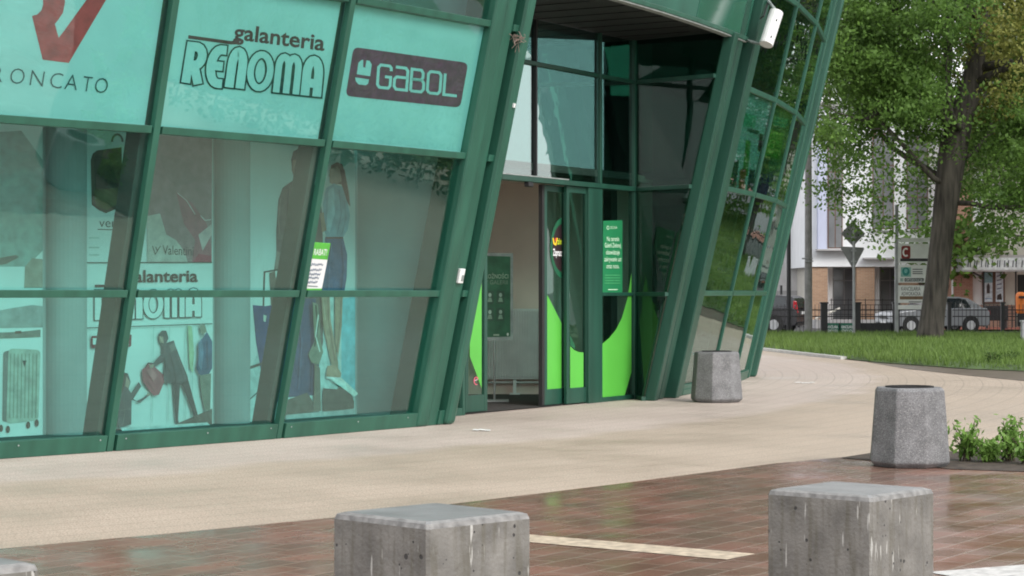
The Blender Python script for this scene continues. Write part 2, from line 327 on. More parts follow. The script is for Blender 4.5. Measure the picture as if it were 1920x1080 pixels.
# lawn: a low bank behind a kerb
lf = [(6.2, 66.0), (7.0, 58), (7.6, 53), (8.0, 50.0), (8.35, 47.4), (9.5, 43.3), (11.2, 41.0), (16, 38.6), (45, 34)]
lawn_v = []; lawn_f = []
for i, (x, y) in enumerate(lf):
    q = [(x, y, 0.02), (x + 0.35, y + 0.5, 0.10), (x + 1.5, y + (66 - y) * 0.3, 0.16), (x + 3, y + (68.8 - y) * 0.7, 0.22), (x + 4 if i else 6.2, 69.4, 0.2)]
    lawn_v += q
for i in range(len(lf) - 1):
    for k in range(4): lawn_f.append((i * 5 + k, (i + 1) * 5 + k, (i + 1) * 5 + k + 1, i * 5 + k + 1))
struct(obj('lawn', lawn_v, lawn_f, M['lawn']))
kb = MB()
for (x0, y0), (x1, y1) in zip(lf[1:3], lf[2:4]):
    p0, p1 = Vector((x0 - .02, y0 - .05, 0)), Vector((x1 - .02, y1 - .05, 0)); u = (p1 - p0).normalized(); v = Vector((-u.y, u.x, 0))
    kb.beam(p0, p1, Vector((0, 0, 1)), 0.14, v, -0.09, 0.06)
struct(kb.build('kerb', M['kerb']))
sheet('path', [(8.2, 48.3), (8.5, 46.9), (9.55, 43.2), (11.25, 40.9), (16, 38.5), (45, 33.9), (45, 31.2), (16, 33.0), (12, 34.8), (9.3, 37.6), (8.75, 40.5), (8.3, 43.6)], 0.006, M['path'])
sheet('side_road', [(6.2, 70.6), (60, 70.6), (60, 92), (-10, 92), (-10, 70.6)], 0.004, M['asphalt'])
M['red_paving'] = mat('red pavement tiles', (0.28, 0.09, 0.06), 0.6, 0.2, 4)
sheet('pavement', [(17.5, 86.2), (40, 86.2), (40, 93), (17.5, 93)], 0.08, M['red_paving'])
bed = [gp(1575, 860), gp(1650, 866), gp(1780, 881), gp(1925, 886)]
bedv = [(p.x, p.y) for p in bed] + [(9, 18.2), (20, 16.5), (20, 18.4), (9, 20.3), (5.1, 20.8), (3.75, 20.95)]
sheet('planting_bed', bedv, 0.010, M['soil'])

# ------------------------------------------------------------------ grass (uncountable) and foliage
def leaf_mat(name, c0, c1, trans=0.35, rough=0.45, scale=0.8):
    m = bpy.data.materials.new(name); m.use_nodes = True; t = m.node_tree; b = t.nodes['Principled BSDF']; out = t.nodes['Material Output']
    N = lambda k: t.nodes.new('ShaderNode' + k); L = t.links.new
    g = N('NewGeometry'); r = N('ValToRGB'); r.color_ramp.elements[0].color = c0 + (1,); r.color_ramp.elements[1].color = c1 + (1,)
    n = N('TexNoise'); n.inputs['Scale'].default_value = scale; L(g.outputs['Position'], n.inputs['Vector'])
    ad = N('Math'); ad.operation = 'MULTIPLY_ADD'; ad.inputs[1].default_value = 0.45; L(g.outputs['Random Per Island'], ad.inputs[0])
    sb = N('Math'); sb.operation = 'SUBTRACT'; sb.inputs[1].default_value = 0.22; L(n.outputs['Fac'], sb.inputs[0]); L(sb.outputs[0], ad.inputs[2])
    L(ad.outputs[0], r.inputs[0]); L(r.outputs[0], b.inputs['Base Color']); b.inputs['Roughness'].default_value = rough; b.inputs['Specular IOR Level'].default_value = 0.22
    tr = N('BsdfTranslucent'); L(r.outputs[0], tr.inputs[0]); mx = N('MixShader'); mx.inputs[0].default_value = trans
    L(b.outputs[0], mx.inputs[1]); L(tr.outputs[0], mx.inputs[2]); L(mx.outputs[0], out.inputs['Surface'])
    return m
M['leaf'] = leaf_mat('maple leaves', (0.036, 0.082, 0.018), (0.20, 0.345, 0.075), trans=0.5, scale=1.3)
M['leaf2'] = leaf_mat('pale maple leaves', (0.06, 0.105, 0.035), (0.19, 0.25, 0.085), scale=1.5)
M['leaf_y'] = leaf_mat('yellow green blossom leaves', (0.12, 0.14, 0.03), (0.30, 0.30, 0.08), scale=1.5)
M['hedge'] = leaf_mat('hedge leaves', (0.03, 0.07, 0.015), (0.09, 0.16, 0.035))
M['shrub'] = leaf_mat('light shrub leaves', (0.09, 0.20, 0.035), (0.26, 0.42, 0.10), scale=3)
M['grass'] = leaf_mat('grass blades', (0.085, 0.145, 0.035), (0.22, 0.33, 0.085), scale=0.6)
M['bark'] = mat('maple bark', (0.068, 0.060, 0.050), 0.9, 0.6, 9, 1.0, streak=True, bscale=7)
M['stem'] = mat('twig bark', (0.06, 0.045, 0.03), 0.9, 0.2)
def mesh_np(name, V, quads, m, parent=None, extra=None, midx=None):
    me = bpy.data.meshes.new(name); nq, k = quads.shape
    me.vertices.add(len(V)); me.vertices.foreach_set('co', np.asarray(V, np.float32).ravel())
    me.loops.add(nq * k); me.loops.foreach_set('vertex_index', quads.ravel().astype(np.int32))
    me.polygons.add(nq); me.polygons.foreach_set('loop_start', np.arange(0, nq * k, k, dtype=np.int32)); me.polygons.foreach_set('loop_total', np.full(nq, k, np.int32))
    for q in (m if isinstance(m, list) else [m]): me.materials.append(q)
    if midx is not None: me.polygons.foreach_set('material_index', midx.astype(np.int32))
    me.update(calc_edges=True); me.validate()
    o = bpy.data.objects.new(name, me); COL.objects.link(o)
    if parent is not None: o.parent = parent; o.matrix_parent_inverse = parent_inv(parent)
    return o
def leaf_quads(cent, size, droop=0.3, asp=0.62):
    """one folded diamond of two triangles' worth per leaf, random facing"""
    n = len(cent); d = rng.normal(size=(n, 3)); d[:, 2] -= droop; d /= np.linalg.norm(d, axis=1)[:, None]
    e = rng.normal(size=(n, 3)); e -= d * (e * d).sum(1)[:, None]; e /= np.linalg.norm(e, axis=1)[:, None]
    s = (size * rng.uniform(0.6, 1.3, n))[:, None]
    V = np.stack([cent - d * s * .5, cent + e * s * asp * .5 - d * s * .05, cent + d * s * .5, cent - e * s * asp * .5 - d * s * .05], 1).reshape(-1, 3)
    return V, np.arange(4 * n).reshape(n, 4)
def blades(name, pts, h, wd, m, lean=0.35):
    n = len(pts); a = rng.uniform(0, 2 * math.pi, n); hh = h * rng.uniform(0.45, 1.25, n); ww = wd * rng.uniform(0.7, 1.3, n)
    dx, dy = np.cos(a) * ww / 2, np.sin(a) * ww / 2; la = rng.uniform(0, 2 * math.pi, n); ll = hh * lean * rng.uniform(0, 1, n)
    tip = pts + np.stack([np.cos(la) * ll, np.sin(la) * ll, hh], 1); z = np.zeros(n)
    V = np.stack([pts - np.stack([dx, dy, z], 1), pts + np.stack([dx, dy, z], 1), tip], 1).reshape(-1, 3)
    return mesh_np(name, V, np.arange(3 * n).reshape(n, 3), m)
def lawn_z(fr): return np.interp(fr, [0, .06, .35, .8, 1], [0.0, .08, .14, .2, .18])
lx = np.array([p[0] for p in lf]); ly = np.array([p[1] for p in lf])
gx = []; 
while len(gx) < 85000:
    x = rng.uniform(6.4, 24, 40000); ye = np.interp(x, lx, ly); y = rng.uniform(38, 69.3, 40000)
    ok = (y > ye + 0.15); dens = np.clip(1.25 - (y - 40) / 60, .3, 1); ok &= rng.uniform(0, 1, 40000) < dens
    pn = np.sin(x * 1.3 + 1.1 * np.sin(y * .7)) * np.sin(y * .9) ; ok &= rng.uniform(-1.4, .6, 40000) < pn * .8 + .2
    f = (y - ye) / (69.4 - ye); gx += list(zip(x[ok], y[ok], lawn_z(f[ok])))
gx = np.array(gx[:85000])
g = blades('grass', gx, 0.19, 0.028, M['grass'], 0.8); g['kind'] = 'stuff'

def grow(mb, p, d, ln, r, depth, ends, spread=0.6, up=0.05, wig=0.18):
    """recursive limb; fills ends with twig tips"""
    pts = [p.copy()]; rr = [r]; n = 5
    for i in range(n):
        d = (d + Vector((random.gauss(0, wig), random.gauss(0, wig), random.gauss(0, wig) + up))).normalized()
        p = p + d * ln / n; pts.append(p.copy()); rr.append(r * (1 - 0.55 * (i + 1) / n))
        if depth <= 1: ends.append((p.copy(), d.copy()))
    mb.tube(pts, rr, 7 if r > .08 else 4)
    if depth > 0:
        for k in range(random.choice((3, 4)) if depth > 1 else 3):
            i = random.randint(2, n); q = pts[i]; a = Vector((random.gauss(0, 1), random.gauss(0, 1), random.gauss(0, .6)))
            nd = (d + a * spread).normalized(); grow(mb, q, nd, ln * random.uniform(.5, .75), rr[i] * .62, depth - 1, ends, spread, up * .4 - (.05 if depth < 3 else 0), wig)
def tree(name, base, trunk_pts, trunk_r, limbs, label, cat, group, nleaf, size, mats, clump=0.55, yel=None, depth=3, cull=None, more=None):
    root = empty(name, base, label, cat, group); tb = MB(); tb.tube(trunk_pts, trunk_r, 14); ends = []
    lb = MB()
    for (p, d, ln, r) in limbs: grow(lb, Vector(p), Vector(d).normalized(), ln, r, depth, ends)
    t = tb.build('trunk', M['bark'], root, smooth=True); lb.build('branches', M['bark'], t, smooth=True)
    E = np.array([e[0] for e in ends]); 
    if cull is not None: E = E[cull(E)]
    if more is not None: E = np.concatenate([E, more])
    idx = rng.integers(0, len(E), nleaf // 24); c = E[idx] + rng.normal(size=(len(idx), 3)) * np.array([clump, clump, clump * .7])
    cent = np.repeat(c, 24, 0) + rng.normal(size=(len(c) * 24, 3)) * np.array([.25, .25, .11]) * (size / .13)
    V, Q = leaf_quads(cent, size); mi = None
    if yel is not None: mi = np.where(yel(cent), 1, 0)
    mesh_np('crown', V, Q, mats, root, midx=mi)
    return root

# ------------------------------------------------------------------ the shopping gallery
bld = empty('shopping_gallery', tuple(cone(-33, 0)), 'round shopping gallery with outward leaning green glass front and recessed entrance', 'building')
def strip(name, a0, a1, z, h, off0, off1, m, parent=bld, n=None, bevel=0.006):   # horizontal rail following the cone
    mb = MB(); n = n or max(1, int(round((a1 - a0) / 3.6)))
    for i in range(n):
        s, e = a0 + (a1 - a0) * i / n, a0 + (a1 - a0) * (i + 1) / n
        P = [cone(s, z - h / 2, off0), cone(e, z - h / 2, off0), cone(e, z - h / 2, off1), cone(s, z - h / 2, off1),
             cone(s, z + h / 2, off0), cone(e, z + h / 2, off0), cone(e, z + h / 2, off1), cone(s, z + h / 2, off1)]
        mb.hexa(P)
    return mb.build(name, m, parent, bevel)
def leaner(name, a, z0, z1, wd, r0, r1, m, parent=bld, bevel=0.008):             # upright following the lean
    mb = MB(); mb.beam(cone(a, z0), cone(a, z1), tan(a), wd, rad(a), r0, r1); return mb.build(name, m, parent, bevel)
def cell_plane(a0, a1, z, off):
    p0, p1, p2 = cone(a0, z, off), cone(a1, z, off), cone(a0, z + 1, off); n = (p1 - p0).cross(p2 - p0).normalized(); return (p0, n)
def pane(a0, a1, z0, z1, m, off=-0.02, name='window', parent=bld):
    n = nrm((a0 + a1) / 2) * 0.010
    c = [cone(a0, z0, off), cone(a1, z0, off), cone(a1, z1, off), cone(a0, z1, off)]
    return obj(name, [p - n for p in c] + c, [(3, 2, 1, 0), (4, 5, 6, 7), (0, 1, 5, 4), (1, 2, 6, 5), (2, 3, 7, 6), (3, 0, 4, 7)], m, parent)
TOP = 8.6
LEFT = [-52.1, -48.35, -44.6, -40.86, -37.18, -33.12]; RIGHT = [-20.4, -17.3, -13.6, -9.9]
ZS = [0.15, Z1, Z2, Z3, Z4, Z5]
wins = {}
for grp in (LEFT, RIGHT):
    for i in range(len(grp) - 1):
        a0, a1 = grp[i], grp[i + 1]
        for k in range(5):
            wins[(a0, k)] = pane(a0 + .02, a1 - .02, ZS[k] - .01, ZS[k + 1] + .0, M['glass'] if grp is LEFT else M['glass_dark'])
            strip('transom', a0 + (.10 if a0 != RIGHT[0] else .0), a1 - .10, ZS[k + 1], 0.075, -0.06, 0.042 if grp is LEFT else 0.012, M['frame'])
        strip('sill', a0 + .10, a1 - .10, 0.085, 0.165, -0.10, 0.06 if grp is LEFT else 0.014, M['frame'], bevel=0.004)
for a in LEFT[:-1] + RIGHT[1:-1]:
    left = a < -30
    leaner('mullion', a, 0.0, TOP, 0.08 if left else .06, -0.035, 0.045 if left else 0.010, M['frame'])
    if left: leaner('inner_column', a - .04, 0.0, TOP, 0.12, -0.33, -0.10, M['inner_steel'])
for a in (-33.05,): leaner('inner_column', a - .3, 0.0, TOP, 0.12, -0.36, -0.12, M['inner_steel'])
# entrance jambs: broad box column, then an outer column, with little ties between
leaner('column', -33.25, 0.0, TOP, 0.24, -0.22, 0.075, M['frame'], bevel=0.03)
leaner('column', -32.89, 0.0, TOP, 0.20, -0.22, 0.035, M['frame'], bevel=0.01)
leaner('column', -32.44, 0.0, TOP, 0.19, -0.20, 0.13, M['frame'], bevel=0.05)
for z in (0.09, Z1, Z2, Z3, Z4): strip('tie', -32.74, -32.56, z, 0.08 if z > 1 else .17, -0.08, 0.06, M['frame'])
leaner('column', -22.75, 0.0, 5.40, 0.18, -0.12, 0.10, M['frame_shaded'], bevel=0.015)
leaner('column', -22.05, 0.0, TOP, 0.25, -0.20, 0.03, M['frame_shaded'], bevel=0.015)
leaner('column', -21.45, 0.0, TOP, 0.20, -0.20, 0.16, M['frame_shaded'], bevel=0.02)
leaner('column', -20.75, 0.0, TOP, 0.30, -0.22, 0.055, M['frame_shaded'], bevel=0.02)
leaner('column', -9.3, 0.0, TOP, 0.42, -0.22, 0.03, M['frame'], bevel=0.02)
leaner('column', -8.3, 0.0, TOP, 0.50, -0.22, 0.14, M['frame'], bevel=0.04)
leaner('column', -6.6, 0.0, TOP, 0.50, -0.30, 0.10, M['frame_shaded'], bevel=0.04)
strip('sill', -20.35, -17.4, 0.05, 0.09, -0.10, 0.03, M['frame'])
# screws on the sill covers
sc = MB()
for a in (-42.6, -41.1, -40.6, -38.9, -37.45, -36.95, -35.2, -33.75):
    p = cone(a, 0.125, 0.06); n = nrm(a); sc.tube([p, p + n * .006], .008, 8)
sc.build('screw', M['trim'], bld)
# fascia over the entrance
fas = MB(); A0, A1 = -32.30, -21.72
for i in range(3):
    s, e = A0 + (A1 - A0) * i / 3, A0 + (A1 - A0) * (i + 1) / 3
    for z0, z1 in ((5.42, 6.85), (6.87, TOP)):
        fas.hexa([cone(s + .02, z0, -.08), cone(e - .02, z0, -.08), cone(e - .02, z0, .03), cone(s + .02, z0, .03), cone(s + .02, z1, -.08), cone(e - .02, z1, -.08), cone(e - .02, z1, .03), cone(s + .02, z1, .03)])
M['fascia'] = mat('green glazed fascia panel', (0.028, 0.12, 0.082), 0.12, 0.15, 2, spec=0.7)
fas.build('fascia', M['fascia'], bld, 0.008)
strip('fascia_trim', A0, A1, 5.385, 0.06, -0.10, 0.06, M['frame'], n=6)
strip('drip_edge', A0, A1, 5.343, 0.02, -0.06, 0.05, M['trim'], n=6)
# soffit of the recess
i0, i1 = cone(-32.4, 5.40, -.1), cone(-21.8, 5.40, -.1); mids = [cone(A0 + (A1 - A0) * k / 6, 5.40, -.1) for k in range(7)]
back = [DOOR_R + Vector((0, 0, 5.40)) - DN * .5 + DU * .4, DOOR_L + Vector((0, 0, 5.40)) - DN * .5 - DU * .4]
sp = mids + back; n = len(sp)
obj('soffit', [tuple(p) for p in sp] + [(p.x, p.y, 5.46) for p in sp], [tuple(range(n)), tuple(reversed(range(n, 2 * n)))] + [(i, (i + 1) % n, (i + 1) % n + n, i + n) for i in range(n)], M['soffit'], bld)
sj = MB()
for k in range(1, 9):
    t = k / 9; p = DOOR_L.lerp(DOOR_R, t); q = p + DN * (0.9 + 0.9 * math.sin(math.pi * t)); sj.beam((p.x, p.y, 5.393), (q.x, q.y, 5.393), DU, .012, Vector((0, 0, 1)), -.004, .004)
sj.build('soffit_joint', M['black'], bld)
# door wall (upright, parallel to the entrance)
def dp(t, z, o=0.0): return DOOR_L + DU * t + DN * o + Vector((0, 0, z))
def dt(px, o=0.0):      # distance along the door wall (or a track o behind it) of a photo column
    r = (px - 960) / F; q = DOOR_L + DN * o; return (r * q.y - q.x) / (DU.x - r * DU.y)
def dbar(mb, t0, t1, z0, z1, o0=-0.06, o1=0.03, mi=0):
    P = [dp(t0, z0, o0), dp(t1, z0, o0), dp(t1, z0, o1), dp(t0, z0, o1), dp(t0, z1, o0), dp(t1, z1, o0), dp(t1, z1, o1), dp(t0, z1, o1)]; mb.hexa(P, mi)
def dpane(name, t0, t1, z0, z1, m, o=-0.015, parent=bld):
    mb = MB(); dbar(mb, t0, t1, z0, z1, o - .005, o + .005); return mb.build(name, m, parent)
TP = [0.0, dt(866), dt(912), dt(1016), dt(1120), dt(1189)]
ZD, ZT = 3.16, 4.77
def post(t, z0, z1, wd=.07, o1=.035, m='frame_shaded'): mb = MB(); dbar(mb, t - wd / 2, t + wd / 2, z0, z1, -.07, o1); mb.build('door_post', M[m], bld, .006)
post(.03, 0, 5.4); post(TP[1], 0, 5.4, .06); post((dt(1100) + dt(1126)) / 2, 0, ZD - .035, dt(1126) - dt(1100)); post(TP[5], 0, 5.4, .10); post(TP[4] + .06, ZD + .035, 5.4, .055)
mb = MB(); dbar(mb, .07, TP[5] - .05, ZD - .035, ZD + .035, -.07, .06); mb.build('door_head', M['frame_shaded'], bld, .006)
mb = MB(); dbar(mb, TP[1] + .05, dt(1060), ZD + .037, ZD + .052, .0, .062); mb.build('drip_edge', M['trim'], bld)
mb = MB(); dbar(mb, .07, TP[5] - .05, ZT - .03, ZT + .03, -.05, .03); mb.build('door_transom', M['frame_shaded'], bld, .006)
tm = dt(1003)
for z0, z1 in ((ZD + .06, ZT - .03), (ZT + .03, 5.385)): 
    mb = MB(); dbar(mb, tm - .02, tm + .02, z0, z1, -.05, .03); mb.build('door_mullion', M['black'], bld)
for (t0, t1) in ((.06, tm - .02), (tm + .02, TP[4] + .03), (TP[4] + .09, TP[5] - .05)):
    for z0, z1 in ((ZD + .035, ZT - .03), (ZT + .03, 5.39)): dpane('fanlight', t0, t1, z0, z1, M['glass_sky'])
mb = MB(); dbar(mb, TP[4] + .10, TP[5] - .05, 1.555, 1.605); mb.build('door_rail', M['frame_shaded'], bld, .004)
mb = MB(); dbar(mb, TP[4] + .10, TP[5] - .05, 0, .07); dbar(mb, .07, TP[1] - .03, 0, .10); mb.build('door_sill', M['frame_shaded'], bld, .004)
side = dpane('side_panel', TP[4] + .10, TP[5] - .05, .07, ZD - .035, M['glass_dark']); dpane('side_panel', .065, TP[1] - .03, .10, ZD - .035, M['glass_door'])
dplane = lambda o: (dp(0, 0, o), DN)
s = Sheet(dplane(0.0), None, M['lime'])
lim = s.mi(M['lime'])
s.poly([(1129, 645), (1142, 634), (1155, 618), (1166, 596), (1176, 562), (1184, 512), (1184, 698), (1171, 742), (1129, 745)], M['lime']); s.build('decal', side)
# sliding door leaves
def leaf(t0, t1, o, m_glass='glass_door'):
    fr = MB(); wd = .075; z1 = ZD - .04
    for a_, b_, c_, d_ in ((t0, t0 + wd, .02, z1), (t1 - wd, t1, .02, z1)): dbar(fr, a_, b_, c_, d_, o - .025, o + .025)
    dbar(fr, t0 + wd, t1 - wd, .02, .24, o - .022, o + .022); dbar(fr, t0 + wd, t1 - wd, z1 - .09, z1, o - .022, o + .022)
    f_ = fr.build('sliding_door', M['frame_shaded'], bld, .004)
    return f_, dpane('door_glass', t0 + wd, t1 - wd, .24, z1 - .09, M[m_glass], o, f_)
lf1, _ = leaf(dt(870, -.12), dt(911, -.12), -.12)
rf1, _ = leaf(dt(1018, -.12), dt(1060, -.12), -.12, 'glass_dark'); rf2, _ = leaf(dt(1060, -.03), dt(1101, -.03), -.03, 'glass_dark')
mb = MB(); dbar(mb, dt(1018, -.12) - .07, dt(1018, -.12) - .004, .02, ZD - .04, -.15, -.09); mb.build('door_seal', M['rubber'], rf1)
s = Sheet(dplane(-.11), None, M['lime']); s.poly([(881, 515), (892, 491), (903, 517), (903, 728), (881, 668)], M['lime'])
s.ribbon(arc(893, 714, 4, 7, 60, 330, 8), 1.5, pcol(215, 90, 115)); s.ribbon([(890, 714), (896, 711)], 1.3, pcol(225, 180, 190)); s.build('decal', lf1)
s = Sheet(dplane(-.11), None, M['lime']); s.poly([(1026, 553), (1036, 572), (1053, 606), (1053, 731), (1026, 732)], M['lime'])
s.poly([(1053.5, 408)] + [(1056 - 24 * math.cos(R_(q)), 465 - 57 * math.sin(R_(q))) for q in range(80, -90, -12)] + [(1053.5, 522)], pcol(20, 90, 60))
s.poly([(1053.5, 420)] + [(1055 - 19 * math.cos(R_(q)), 465 - 45 * math.sin(R_(q))) for q in range(80, -90, -12)] + [(1053.5, 510)], pcol(40, 22, 26))
s.ribbon([(1037, 446), (1039, 457), (1042, 459), (1045, 446)], 2.4, pcol(230, 190, 40)); s.disc(1042, 449, 1.6, 3, pcol(210, 50, 40), 8)
s.text('zie', ((1045, 458), (1053, 458), (1053, 446), (1045, 446)), pcol(190, 210, 40), .02); s.text('Zaprasz', ((1037, 479), (1053.5, 480), (1053.5, 467), (1037, 466)), pcol(235, 235, 235), .02); s.build('decal', rf1)
s = Sheet(dplane(-.02), None, M['lime']); s.poly([(1069, 649), (1076, 656), (1085, 660), (1094, 661), (1094, 728), (1069, 730)], M['lime'])
s.poly([(1069, 628), (1078, 648), (1078, 655), (1069, 647)], pcol(15, 90, 55)); s.build('decal', rf2)
mb = MB(); p = dp(dt(988), 3.09, .03); mb.box(p, (.14, .08, .07), math.atan2(DU.y, DU.x)); mb.build('door_sensor', M['black'], bld, .015)
# side wall of the recess on the right, leaning jamb to upright door post
def sidewall(z0, z1, m, name, off=0.0):
    q = [DOOR_R + Vector((0, 0, z0)) + DN * .03, cone(-22.95, z0, -.06), cone(-22.95, z1, -.06), DOOR_R + Vector((0, 0, z1)) + DN * .03]
    nn = (q[1] - q[0]).cross(q[2] - q[0]).normalized() * .012
    return obj(name, [p - nn for p in q] + [p + nn for p in q], [(3, 2, 1, 0), (4, 5, 6, 7), (0, 1, 5, 4), (1, 2, 6, 5), (2, 3, 7, 6), (3, 0, 4, 7)], m, bld)
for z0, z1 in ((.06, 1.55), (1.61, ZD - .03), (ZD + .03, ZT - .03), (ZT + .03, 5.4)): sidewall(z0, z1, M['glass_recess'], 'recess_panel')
for z in (.03, 1.58, ZD, ZT):
    q0, q1 = DOOR_R + Vector((0, 0, z)) + DN * .03, cone(-22.95, z, -.06); mb = MB(); u = (q1 - q0).normalized(); mb.beam(q0, q1, Vector((0, 0, 1)), .06, Vector((u.y, -u.x, 0)), -.03, .035); mb.build('recess_rail', M['frame_shaded'], bld, .004)
# left side wall of the recess
q = [DOOR_L - DU * .05, cone(-32.62, 0, -.12), cone(-32.62, 5.4, -.12), DOOR_L - DU * .05 + Vector((0, 0, 5.4))]
obj('recess_wall', [tuple(p) for p in q] + [tuple(p - DU * .06) for p in q], [(0, 1, 2, 3), (7, 6, 5, 4), (0, 4, 5, 1), (1, 5, 6, 2), (2, 6, 7, 3), (3, 7, 4, 0)], M['frame_shaded'], bld)
# shell behind: inner walls, floors, added roof cap
RD = RB - 1.02
def cyl_wall(name, a0, a1, r, z0, z1, m, n=8, th=.12):
    mb = MB()
    for i in range(n):
        s_, e_ = a0 + (a1 - a0) * i / n, a0 + (a1 - a0) * (i + 1) / n; c = lambda a, rr, z: (CB.x + rr * math.cos(R_(a)), CB.y + rr * math.sin(R_(a)), z)
        mb.hexa([c(s_, r - th, z0), c(e_, r - th, z0), c(e_, r, z0), c(s_, r, z0), c(s_, r - th, z1), c(e_, r - th, z1), c(e_, r, z1), c(s_, r, z1)])
    return mb.build(name, m, bld)
cyl_wall('display_wall', -56, -32.75, RD, 0.0, 3.35, M['wall_disp'])
def cross(z0, z1, rin, a_=-33.02, m='wall_disp'):
    q = [CB + rad(a_) * rin + Vector((0, 0, z0)), cone(a_, z0, -.24), cone(a_, z1, -.24), CB + rad(a_) * rin + Vector((0, 0, z1))]
    t = tan(a_) * .08; obj('cross_wall', [tuple(p) for p in q] + [tuple(p + t) for p in q], [(0, 1, 2, 3), (7, 6, 5, 4), (0, 4, 5, 1), (1, 5, 6, 2), (2, 6, 7, 3), (3, 7, 4, 0)], M[m], bld)
for a_ in (-17.1, -13.4, -9.9): cross(0.0, 3.36, RB - 1.1, a_, 'dark_in'); cross(3.46, TOP, RB - 1.1, a_, 'dark_in')  # dark partitions added so no bright sky shows through the right glass
cross(0.0, 3.36, RD - .1); cross(3.46, TOP, RB - 1.75)
cyl_wall('inner_wall', -56, -33.4, RB - 1.6, 3.47, TOP, M['dark_in'])
cyl_wall('inner_wall', -21, -7, RB - 1.0, 0, TOP, M['dark_in'])
cyl_wall('inner_wall', -40, -6, RB - 7.5, 0, TOP, M['dark_in'])
def slab(name, a0, a1, r0, r1, z, th, m, n=10):
    mb = MB(); c = lambda a, rr, zz: (CB.x + rr * math.cos(R_(a)), CB.y + rr * math.sin(R_(a)), zz)
    for i in range(n):
        s_, e_ = a0 + (a1 - a0) * i / n, a0 + (a1 - a0) * (i + 1) / n
        mb.hexa([c(s_, r0, z - th), c(e_, r0, z - th), c(e_, r1, z - th), c(s_, r1, z - th), c(s_, r0, z), c(e_, r0, z), c(e_, r1, z), c(s_, r1, z)])
    return mb.build(name, m, bld)
slab('display_floor', -56, -33.4, RB - 1.2, RB - .11, 0.12, .11, M['dark_in']); slab('ceiling', -56, -33.4, RB - 1.7, RB + .6, 3.46, .10, M['wall_disp'])
slab('ceiling', -21, -7, RB - 1.7, RB + .6, 3.46, .10, M['dark_in'])
slab('roof', -60, 20, RB - 20, RB + KB * TOP + .25, TOP + .3, .3, M['frame'], 24)  # out of view; cap added to block light from above
# lobby seen through the open doors
LBY = 32.6
mb = MB(); mb.box((0.0, LBY + .06, 1.7), (4.4, .12, 3.4)); mb.build('lobby_wall', M['wall_in'], bld)
mb = MB(); mb.box((-1.55, 30.2, 1.7), (.1, 4.7, 3.4)); mb.build('lobby_wall', M['wall_in'], bld)
lobf = [DOOR_L - DN * .02, DOOR_R - DN * .02, Vector((2.2, LBY, 0)), Vector((-1.5, LBY, 0))]
obj('lobby_floor', [(p.x, p.y, .012) for p in lobf], [(0, 1, 2, 3)], M['mat_floor'], bld)
obj('lobby_ceiling', [(p.x, p.y, 3.30) for p in lobf] + [(p.x, p.y, 3.4) for p in lobf], [(0, 1, 2, 3), (7, 6, 5, 4), (0, 4, 5, 1), (1, 5, 6, 2), (2, 6, 7, 3), (3, 7, 4, 0)], M['wall_in'], bld)

# printed films behind the upper panes
TEAL = pcol(200, 205, 205)
def film(a0, a1, k, base=None, proud=-.05):
    pl = cell_plane(a0 + .14, a1 - .14, ZS[k], proud); z0, z1 = ZS[k] + .03, ZS[k + 1] - .03
    c = [cone(a0 + .14, z0, proud), cone(a1 - .14, z0, proud), cone(a1 - .14, z1, proud), cone(a0 + .14, z1, proud)]
    return Sheet(pl, [tuple(p) for p in c], base or M['film'])
INK = pcol(112, 46, 60)
def renoma(s, q, wd, wl, dark, light):
    ar = lambda cx, cy, rx, ry, a0, a1, n=9: [(cx + rx * math.cos(R_(a0 + (a1 - a0) * i / n)), cy + ry * math.sin(R_(a0 + (a1 - a0) * i / n))) for i in range(n + 1)]
    Ls = {'R': [[(.24, 0), (.24, .88), (.45, .88)] + ar(.50, .67, .28, .21, 85, -80, 7) + [(.36, .46)], [(.50, .44), (.80, 0)]],
          'E': [[(.98, .88), (.70, .88)] + ar(.66, .49, .42, .39, 95, 265, 10) + [(.70, .10), (.98, .10)], [(.34, .5), (.90, .5)]],
          'N': [[(.24, 0), (.24, .55)] + ar(.51, .57, .27, .31, 175, 5, 10) + [(.78, .55), (.78, 0)]],
          'O': [ar(.5, .49, .35, .39, 0, 360, 22)],
          'M': [[(.14, 0), (.14, .62)] + ar(.32, .66, .18, .22, 175, 5, 8) + [(.50, .62), (.50, 0)], ar(.68, .66, .18, .22, 175, 5, 8) + [(.86, .62), (.86, 0)]],
          'A': [[(.22, 0), (.22, .5)] + ar(.51, .56, .29, .32, 175, 5, 10) + [(.80, .5), (.80, 0)], [(.30, .34), (.76, .34)]]}
    xs = [('R', 0, .165), ('E', .165, .31), ('N', .315, .455), ('O', .455, .655), ('M', .655, .85), ('A', .855, 1.0)]
    e = (wd - wl) / 2
    for w_, m in ((wd, dark), (wl, light)):
        for ch, x0, x1 in xs:
            for st in Ls[ch]:
                pts = [bil(q, x0 + (x1 - x0) * u, v).to_2d() for u, v in st]; kw = .82 if ch in 'MO' else 1.0
                if m is light and ch != 'O':
                    pts[0] = pts[0] + (pts[1] - pts[0]).normalized() * e; pts[-1] = pts[-1] + (pts[-2] - pts[-1]).normalized() * e
                ww = w_ * kw if m is dark else wd * kw - 2 * e
                s.ribbon([(p.x, p.y) for p in pts], ww, m)
